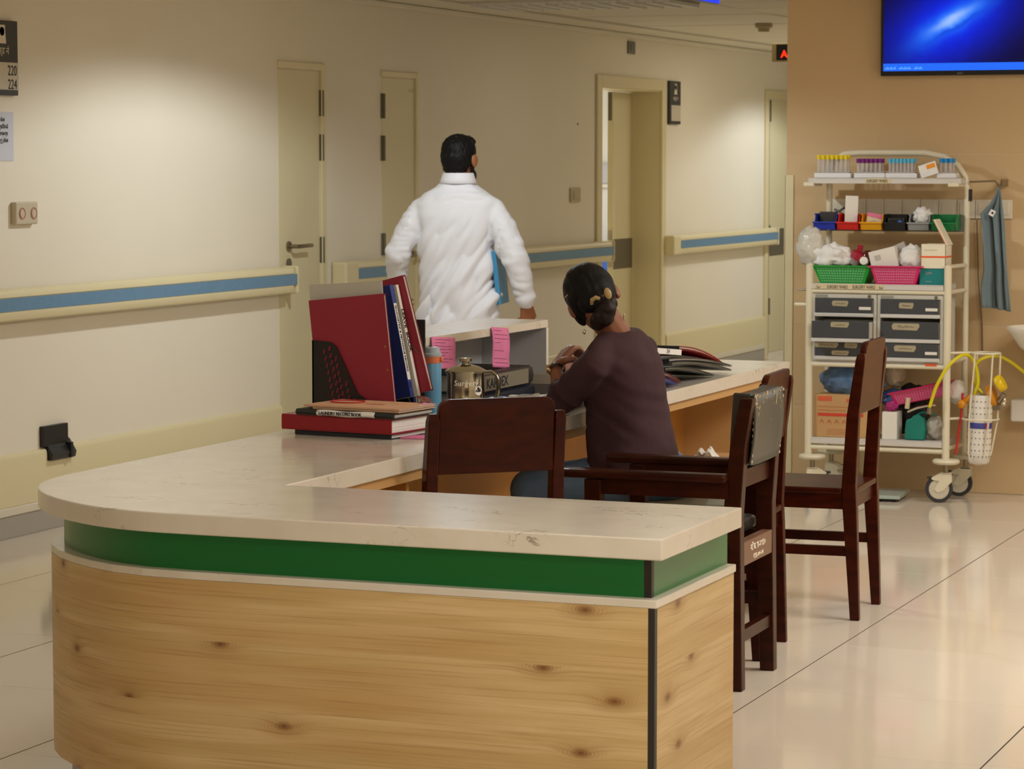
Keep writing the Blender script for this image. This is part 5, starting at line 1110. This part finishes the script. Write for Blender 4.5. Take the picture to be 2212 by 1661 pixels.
for k in range(10):
    x = -3.423+.0867*k; z0, z1 = 1.287, 1.376
    MB().box((x+.001, TY-.012, z0), (x+.0857, TY, z1)).build('socket_plate', SW, sp, world=True, bevel=.003)
    MB().box((x+.014, TY-.016, z0+.018), (x+.073, TY-.010, z1-.014)).build('socket_face', SW, sp, world=True, bevel=.002)
MB().tube([(xr+.02, TY-.012, 1.28), (xr+.03, TY-.010, 1.0), (xr+.05, TY-.010, .80), (xr+.055, TY-.012, .66)], .0035, 6).build('cable', mat('cable_brown', (120, 98, 70), .5), sp, world=True, smooth=True)
MB().tube([(-3.40, TY-.014, 1.325), (-3.37, TY-.05, 1.318), (-3.34, TY-.06, 1.335)], .006, 8).build('plug_lead', mat('lead_grey', (110, 104, 100), .5), sp, world=True, smooth=True)
sk_ = thing('wash_basin', 'white ceramic wash basin at the edge of the frame by tiled wall', 'basin', (-2.30, 12.54, .66)); CER = mat('ceramic', (232, 226, 212), .12)
MB().lathe([(0, -.02), (.09, -.015), (.17, .05), (.215, .115), (.232, .135), (.232, .142), (.222, .142), (.20, .115), (.15, .05), (.08, .01), (0, .005)], seg=32).build('bowl', CER, sk_, smooth=True)
MB().box((-.10, .15, -.02), (.10, .219, .12)).build('wall_mount', CER, sk_, bevel=.01)
MB().cyl((0, 0, -.20), (0, 0, -.01), .02).tube([(0, 0, -.19), (0, .03, -.23), (0, .215, -.23)], .018, 10).build('waste_pipe', CHROME, sk_, smooth=True)
tag(MB().box((-2.528, 12.63, .355), (-2.37, TY-.001, .457)).build('wall_box', WHITEP, bevel=.010, bseg=3), 'white plastic box on the tiled wall below the basin', 'box')
t = thing('floor_scale', 'flat glass weighing scale on the floor under the trolley', 'scale', (-3.12, 12.40, 0))
MB().obox((0, 0, .022), (.155, .145, .008), rotm('Z', 4)).build('glass_top', mat('scale_glass', (176, 190, 180), .1), t, bevel=.002)
MB().obox((0, 0, .010), (.135, .125, .006), rotm('Z', 4)).build('scale_body', BLACKP, t)
for a in (-1, 1):
    for b in (-1, 1): MB().cyl((.11*a, .10*b, 0), (.11*a, .10*b, .006), .016, seg=12).build('foot', BLACKP, t)
# =================================================================== people
def head_mesh(R, c, sc=1.0, female=False):
    """skin of the head and neck stub; local x right, y forward, z up, origin between the ears"""
    mb = MB(); c = Vector(c)
    def e(p, r, Rl=None): mb.ell(c+R @ (Vector(p)*sc), tuple(k*sc for k in r), R @ Rl if Rl else R, 20, 14)
    e((0, -.008, .035), (.074, .092, .082)); e((0, .030, -.015), (.062, .062, .085)); e((0, .052, -.070), (.042, .040, .040)); e((0, .064, -.088), (.022, .022, .020))
    e((0, .085, .010), (.045, .016, .012)); e((.030, .075, -.022), (.022, .020, .020)); e((-.030, .075, -.022), (.022, .020, .020))
    e((0, .098, -.018), (.010, .014, .028), rotm('X', 18)); e((0, .106, -.034), (.014, .012, .010)); e((.010, .101, -.038), (.008, .008, .007)); e((-.010, .101, -.038), (.008, .008, .007))
    e((0, .092, -.058), (.022, .010, .006)); e((0, .090, -.068), (.019, .010, .007))
    for s in (-1, 1):
        e((s*.083, -.010, .0), (.008, .021, .033), rotm('Z', s*-24)); e((s*.077, -.004, -.022), (.006, .010, .012))
    return mb
def face_bits(R, c, par, sc=1.0, brow=HAIR, wd=True):
    c = Vector(c)
    for s in (-1, 1):
        MB().ell(c+R @ Vector((s*.031, .076, -.002))*sc, .0125*sc).build('eye', mat('eye_white', (230, 226, 218), .2), par, world=wd, smooth=True)
        MB().ell(c+R @ Vector((s*.031, .0860, -.002))*sc, .0055*sc).build('iris', mat('iris_brown', (40, 22, 14), .2), par, world=wd, smooth=True)
        MB().tube([c+R @ Vector((s*x, y, z))*sc for x, y, z in ((.014, .094, .018), (.032, .090, .024), (.050, .074, .018))], .004*sc, 6).build('eyebrow', brow, par, world=wd, smooth=True)
    MB().tube([c+R @ Vector((x, y, -.063))*sc for x, y in ((-.022, .090), (-.010, .1005), (.010, .1005), (.022, .090))], .0035*sc, 6).build('mouth', mat('lip_brown', (120, 62, 52), .4), par, world=wd, smooth=True)
def hand(mb, wrist, knuck, palm_n, curls, r=.0088, spread=.021, thumb=None, side=1, L=(.078, .086, .080, .062)):
    """palm from wrist to knuckles; palm_n = direction the palm faces; curls = bend per joint; thumb = points"""
    w, k = Vector(wrist), Vector(knuck); d = (k-w).normalized(); n = Vector(palm_n); n = (n-d*n.dot(d)).normalized(); s = d.cross(n)*side
    for i in range(4):
        o = (1.5-i)*spread; a = w+s*(o*.55)+d*.008; b = k+s*o-d*(.006*abs(1.5-i))
        mb.caps([a, b], [.015, .0125]); p = b; ang = 0; ll = L[i]
        for j, f in enumerate((.45, .32, .26)):
            ang += curls[j]; q = p+(d*math.cos(ang)+n*math.sin(ang))*(ll*f); mb.caps([p, q], [r*(1.10-.12*j), r*(1.0-.12*j)]); p = q
    if thumb:
        pts = [w+s*.016+d*.016]+[Vector(x) for x in thumb]; mb.caps(pts, [.015, .0125, .0105, .0092][:len(pts)])
    return s

# ---------------------------------------------------------------- man in the white coat
mc = V(988, 690, 13.35); RZM = 12.0
man = thing('person', 'man in a white coat walking away along the corridor wall, carrying a blue folder', 'person', (mc.x, mc.y, 0), RZM)
Rh = rotm('Z', -12) @ rotm('X', -2)
hc = Vector((.008, .022, 1.556))
body = head_mesh(Rh, hc, 1.0)
body.caps([(.004, .005, 1.44), (.008, .012, 1.53)], [.058, .056])
def oval(z, rx, ry, cx=0, cy=0, n=24, p=2.3):
    out = []
    for k in range(n):
        a = 2*math.pi*k/n; c_, s_ = math.cos(a), math.sin(a)
        out.append(Vector((cx+rx*math.copysign(abs(c_)**(2/p), c_), cy+ry*math.copysign(abs(s_)**(2/p), s_), z)))
    return out
body.loft([oval(.86, .15, .10), oval(1.0, .14, .09), oval(1.2, .155, .10), oval(1.36, .165, .09), oval(1.43, .08, .06)])
for s, hip, knee, ank in ((-1, (-.09, 0, .88), (-.10, .10, .48), (-.10, .02, .09)), (1, (.09, 0, .88), (.10, -.02, .48), (.10, -.16, .11))):
    body.caps([hip, knee, ank], [.085, .058, .042]); body.caps([(ank[0], ank[1]-.03, ank[2]-.035), (ank[0], ank[1]+.14, .035)], [.04, .032])
LS, LE, LW = (-.178, .0, 1.315), (-.285, -.035, 1.11), (-.318, .10, .94)
RS, RE, RW = (.176, .0, 1.305), (.292, -.045, 1.085), (.338, .0, .865)
body.caps([LS, LE, LW], [.050, .040, .027]); body.caps([RS, RE, RW], [.050, .040, .027])
hand(body, LW, (-.322, .155, .875), (.9, .2, -.2), (.5, .7, .5), side=-1, thumb=[(-.305, .15, .91), (-.295, .175, .88)])
hand(body, RW, (.345, .030, .790), (-.55, .8, .1), (.7, .9, .6), side=1, thumb=[(.318, .035, .815), (.305, .055, .785), (.30, .065, .762)])
blob('body', body, SKIN, man, .0048, 3)
face_bits(Rh, hc, man, wd=False)
hr = MB()
for p, r in (((0, -.014, .045), (.083, .098, .084)), ((0, -.038, .018), (.079, .076, .080)), ((0, -.048, -.020), (.066, .052, .058)), ((.0, .045, .092), (.064, .045, .032))): hr.ell(hc+Rh @ Vector(p), r, Rh, 20, 14)
def hairfx(co, n): return co+n*(.003*noise.noise(co*60)+.0035*noise.noise(Vector((co.x*140, co.y*140, co.z*25))))
blob('hair', hr, HAIR, man, .0055, 2, hairfx)
MB().ell(hc+Rh @ Vector((.004, -.052, .113)), (.016, .014, .004), Rh).build('scalp_whorl', mat('scalp', (110, 84, 62), .6), man, smooth=True)
bd = MB()
for p, r in (((.052, .045, -.070), (.014, .035, .030)), ((-.052, .045, -.070), (.014, .035, .030)), ((0, .082, -.092), (.034, .018, .018)), ((.062, .012, -.045), (.010, .016, .030)), ((-.062, .012, -.045), (.010, .016, .030))): bd.ell(hc+Rh @ Vector(p), r, Rh)
blob('beard', bd, HAIR, man, .005, 1)
# coat
ct = MB()
rings = [(1.470, .066, .062, .004, .006), (1.445, .084, .070, 0, 0), (1.418, .124, .080, 0, 0), (1.388, .176, .094, 0, 0), (1.350, .206, .106, 0, 0), (1.29, .200, .120, -.002, 0), (1.20, .184, .124, -.006, 0), (1.08, .180, .122, -.004, 0), (.97, .184, .128, .002, 0), (.86, .196, .138, .008, 0), (.72, .210, .148, .01, .0), (.56, .224, .158, .01, 0), (.50, .228, .162, .01, 0)]
ct.loft([oval(z, a, b, x, y, 32, 2.5) for z, a, b, x, y in rings])
ct.caps([(-.178, 0, 1.318), (-.225, -.018, 1.235), (-.285, -.035, 1.11), (-.304, .035, 1.02), (-.316, .092, .952)], [.060, .066, .062, .056, .047])
ct.caps([(.178, 0, 1.318), (.230, -.025, 1.225), (.292, -.042, 1.085), (.320, -.026, .98), (.336, -.002, .885)], [.060, .068, .066, .057, .047])
def folds(co, n):
    m = 0.0
    if abs(co.x) < .22 and co.z < 1.36:
        a = (co.x*.50+co.z*.86); b_ = (co.x*.86-co.z*.50)
        k = noise.noise(Vector((a*4.5, b_*19, .3))); k2 = noise.noise(Vector((a*9, b_*34, 5.1)))
        wgt = min(1, max(0, (1.36-co.z)/.16))*(.55+.75*max(0, min(1, (1.16-co.z)/.2)))
        m += (.026*(abs(k)*1.8-.33)+.005*k2)*wgt
        if co.y < 0 and co.z < .93: m -= .012*math.exp(-((co.x+.105)/.008)**2)*min(1, (.93-co.z)/.05)
    else:
        k = noise.noise(Vector((co.x*9, co.y*9, co.z*24))); m += .009*(abs(k)*1.6-.3)
    m -= .007*math.exp(-((abs(co.x)-.168)/.012)**2)*max(0, min(1, (co.z-1.10)/.06))*max(0, min(1, (1.30-co.z)/.06))*(co.y < .03)
    return co+n*m
blob('coat', ct, COAT, man, .0075, 8, folds)
cl = MB()
pr = [(.069, 1.452), (.0675, 1.492), (.071, 1.496), (.078, 1.470), (.088, 1.446)]
cl.loft([[Vector((.004+(r*1.04)*math.cos(2*math.pi*k/28), .006+r*.98*math.sin(2*math.pi*k/28), z)) for k in range(28)] for r, z in pr], caps=False)
cl.build('collar', COAT, man, smooth=True, solid=.003)
tl = MB()
for s, hip, knee, ank in ((-1, (-.09, 0, .88), (-.10, .10, .48), (-.10, .02, .11)), (1, (.09, 0, .88), (.10, -.02, .48), (.10, -.16, .13))): tl.caps([hip, knee, ank], [.098, .075, .062])
blob('trousers', tl, TROUS, man, .01, 3)
for x, y in ((-.10, .02), (.10, -.16)): MB().loft([oval(0, .045, .135, x, y+.055), oval(.03, .048, .14, x, y+.055), oval(.065, .040, .10, x, y+.03), oval(.10, .034, .05, x, y-.02)]).build('shoe', SHOE, man, smooth=True)
bf = tag(MB().box((-.016, -.11, -.12), (.006, .13, .14)).build('held_folder', mat('folder_blue', (64, 140, 184), .4), bevel=.003), 'blue folder held under the right arm of the man in white', 'folder')
bf.matrix_basis = man.matrix_basis @ Matrix.Translation((.205, .06, .985)) @ Matrix.Rotation(math.radians(-6), 4, 'Y')

# ---------------------------------------------------------------- seated woman
wo = thing('person', 'woman in a plum sweater and jeans bent over the counter writing, hair tied back', 'person', (-2.83, 8.35, 0))
lat = (RV*.186+FW*.285+UV*.052).normalized(); lat = Vector((lat.x, lat.y, lat.z))      # from her left shoulder to her right
frt = Vector((0, 0, 1)).cross(lat).normalized()                                          # the way her chest faces
def ring(px, py, d, a, b, n=28, tilt=1.0, p=2.2):
    c = V(px, py, d); L_ = Vector((lat.x, lat.y, lat.z*tilt)).normalized(); out = []
    for k in range(n):
        t_ = 2*math.pi*k/n; c_, s_ = math.cos(t_), math.sin(t_)
        out.append(c+L_*(a*math.copysign(abs(c_)**(2/p), c_))+frt*(b*math.copysign(abs(s_)**(2/p), s_)))
    return out
shL, elL, wrL = V(1280, 792, 8.60), V(1211, 866, 8.76), V(1201, 792, 8.86)
shR, elR, wrR = V(1387, 757, 8.90), V(1372, 850, 9.12), V(1292, 838, 9.26)
nb = V(1330, 722, 8.72); hcW = V(1284, 652, 8.72)
rvH = (RV*.90+UV*.42).normalized(); t_ = math.radians(34)
zH = ((RV*-.42+UV*.90)*math.cos(t_)+FW*math.sin(t_)).normalized(); zH = (zH-rvH*zH.dot(rvH)).normalized(); yH = zH.cross(rvH)
RH = Matrix((rvH, yH, zH)).transposed()
wb_ = head_mesh(RH, hcW, .93, True)
wb_.caps([nb+Vector((0, 0, -.03)), nb, hcW+RH @ Vector((0, -.03, -.045))], [.056, .050, .048])
wb_.loft([ring(1385, 1050, 8.85, .15, .10), ring(1362, 950, 8.85, .13, .085), ring(1347, 830, 8.78, .14, .085), ring(1338, 775, 8.74, .14, .075), ring(1334, 735, 8.72, .085, .055)])
wb_.caps([shL, elL, wrL], [.042, .032, .0195]); wb_.caps([elL.lerp(wrL, .3), elL.lerp(wrL, .75)], [.029, .022]); wb_.caps([shR, elR, wrR], [.042, .034, .022])
kn = V(1232, 752, 8.90); hd = (kn-wrL).normalized()
hand(wb_, wrL, kn, Vector((.45, .2, -.9)), (.75, .85, .6), r=.0080, spread=.018, side=1, thumb=[V(1222, 778, 8.83), V(1240, 776, 8.83), V(1252, 782, 8.84)], L=(.070, .076, .070, .055))
hand(wb_, wrR, wrR+Vector((-.065, .01, -.02)), Vector((0, .1, -1)), (.5, .6, .5), r=.0080, spread=.018, side=-1, thumb=[wrR+Vector((-.03, -.03, -.01)), wrR+Vector((-.06, -.035, -.03))])
HL, HR = Vector((-2.83, 8.265, .545)), Vector((-2.83, 8.435, .545))
KL, KR = Vector((-3.20, 8.22, .505)), Vector((-3.20, 8.44, .505)); AL, AR = Vector((-3.19, 8.22, .09)), Vector((-3.19, 8.44, .09))
for h, k_, a_ in ((HL, KL, AL), (HR, KR, AR)): wb_.caps([h, k_, a_], [.066, .048, .035]); wb_.caps([a_+Vector((.02, 0, -.05)), a_+Vector((-.13, 0, -.055))], [.034, .026])
blob('body', wb_, SKINM, wo, .0046, 3, world=True)
face_bits(RH, hcW, wo, .93)
# hair: cap, ponytail, wisps
hw = MB()
def hp(p): return hcW+RH @ Vector(p)
for p, r in (((0, -.012, .040), (.084, .100, .086)), ((0, -.030, .010), (.081, .078, .080)), ((0, -.052, -.018), (.064, .046, .050)), ((-.004, .040, .075), (.072, .055, .045)), ((-.058, .010, .0), (.022, .060, .045)), ((.0, -.062, -.040), (.056, .036, .040))): hw.ell(hp(p), r, RH, 20, 14)
def hairw(co, n): q = RH.transposed() @ (co-hcW); return co+n*(.0028*noise.noise(Vector((q.x*70, q.y*18, q.z*18))))
blob('hair', hw, HAIR, wo, .0052, 2, hairw, world=True)
pt = MB(); pt.ell(V(1310, 668, 8.61), (.034, .030, .030)); pt.ell(V(1302, 684, 8.615), (.036, .030, .034)); pt.ell(V(1292, 694, 8.63), (.030, .026, .028)); pt.ell(V(1318, 655, 8.63), (.024, .024, .024))
def ptw(co, n): return co+n*(.004*noise.noise(Vector((co.x*60, co.y*60, co.z*16)))+.002*noise.noise(co*90))
blob('ponytail', pt, HAIRB, wo, .0045, 2, ptw, world=True)
cp = MB(); CLIP = mat('clip_beige', (176, 150, 98), .35)
q = V(1313, 634, 8.585); Rq = Matrix((RV, FW, UV)).transposed() @ rotm('Y', -18)
MB().ell(q, (.0115, .006, .0185), Rq).build('hair_clip', CLIP, wo, world=True, smooth=True)
MB().tube([V(1278, 657, 8.60), V(1279, 648, 8.59), V(1287, 643, 8.585), V(1296, 645, 8.585)], [.005, .0075, .0075, .005], 10).build('hair_clip', CLIP, wo, world=True, smooth=True)
MB().ell(V(1302, 639, 8.585), (.006, .005, .005)).build('hair_clip_knot', mat('clip_brown', (96, 44, 26), .4), wo, world=True, smooth=True)
for a, b in ((V(1220, 643, 8.63), V(1226, 637, 8.63)), (V(1301, 607, 8.65), V(1307, 611, 8.645))): MB().tube([a, b], .0012, 6).build('hair_pin', CHROME, wo, world=True)
MB().ell(V(1262, 717, 8.66), (.005, .004, .008)).build('earring', CHROME, wo, world=True, smooth=True); MB().ell(V(1348, 684, 8.68), (.003, .003, .012)).build('earring', CHROME, wo, world=True, smooth=True)
# sweater with three-quarter sleeves
sw = MB()
sw.loft([ring(1392, 1052, 8.86, .184, .146, tilt=.1), ring(1382, 1030, 8.86, .184, .142, tilt=.1), ring(1370, 1000, 8.86, .180, .134, tilt=.2), ring(1362, 950, 8.85, .170, .124, tilt=.4), ring(1356, 890, 8.82, .162, .116, tilt=.6), ring(1350, 830, 8.78, .160, .114), ring(1344, 780, 8.75, .158, .104), ring(1340, 748, 8.73, .140, .084, tilt=1.2), ring(1338, 726, 8.72, .100, .066, tilt=1.4), ring(1337, 714, 8.72, .074, .058, tilt=1.5)])
sw.caps([V(1318, 742, 8.69), V(1296, 768, 8.63), shL], [.046, .050, .052]); sw.caps([shL, shL.lerp(elL, .5), elL, elL.lerp(wrL, .30)], [.054, .056, .050, .040]); sw.caps([shR, shR.lerp(elR, .5), elR, elR.lerp(wrR, .35)], [.052, .054, .048, .040])
eL = elL
def swf(co, n):
    d = (co-eL).length; k = noise.noise(Vector((co.x*7, co.y*7, co.z*26+co.x*20)))
    m = .004*k+(.007*(abs(k)*1.6-.4) if d < .13 else 0)+.0035*noise.noise(Vector((co.x*16+co.z*9, co.y*16, co.z*7)))
    return co+n*m
blob('sweater', sw, SWEATER, wo, .0062, 26, swf, world=True)
jn = MB(); jn.ell((-2.80, 8.35, .535), (.115, .168, .082)); 
for h, k_, a_ in ((HL, KL, AL), (HR, KR, AR)): jn.caps([h+Vector((.02, 0, .0)), h.lerp(k_, .5), k_, k_.lerp(a_, .5), a_+Vector((0, 0, .02))], [.086, .074, .060, .054, .05])
blob('jeans', jn, JEANS, wo, .008, 3, lambda co, n: co+n*.004*noise.noise(co*22), world=True)
for a_ in (AL, AR): MB().loft([[a_+Vector((x*sx-.055, y*sy, z-.09)) for x, y in [(math.cos(q*math.pi/8), math.sin(q*math.pi/8)) for q in range(16)]] for z, sx, sy in ((0, .115, .042), (.03, .118, .044), (.06, .09, .038))]).build('shoe', SHOE, wo, world=True, smooth=True)
# wrist watch
wa = elL.lerp(wrL, .92); dx = (wrL-elL).normalized(); s1 = dx.cross(FW).normalized(); s2 = dx.cross(s1)
MB().tube([wa+s1*(.026*math.cos(k*math.pi/12))+s2*(.026*math.sin(k*math.pi/12)) for k in range(24)], [.008]*24, 8, True, .3).build('watch_strap', mat('strap_leather', (44, 22, 20), .35), wo, world=True, smooth=True)
sd = -RV; MB().lathe([(0, -.004), (.016, -.004), (.016, .004), (.013, .005), (0, .005)], wa+sd*.027, 20, Vector((0, 0, 1)).rotation_difference(sd).to_matrix()).build('watch_face', mat('watch_gold', (176, 138, 78), .3, .8), wo, world=True, smooth=True)
pe = tag(MB().cyl(wrR+Vector((-.10, .0, -.06)), wrR+Vector((-.06, -.03, .07)), .004, seg=8).build('pen', mat('pen_blue', (30, 40, 90), .4), smooth=True), 'pen in the right hand of the seated woman', 'pen')
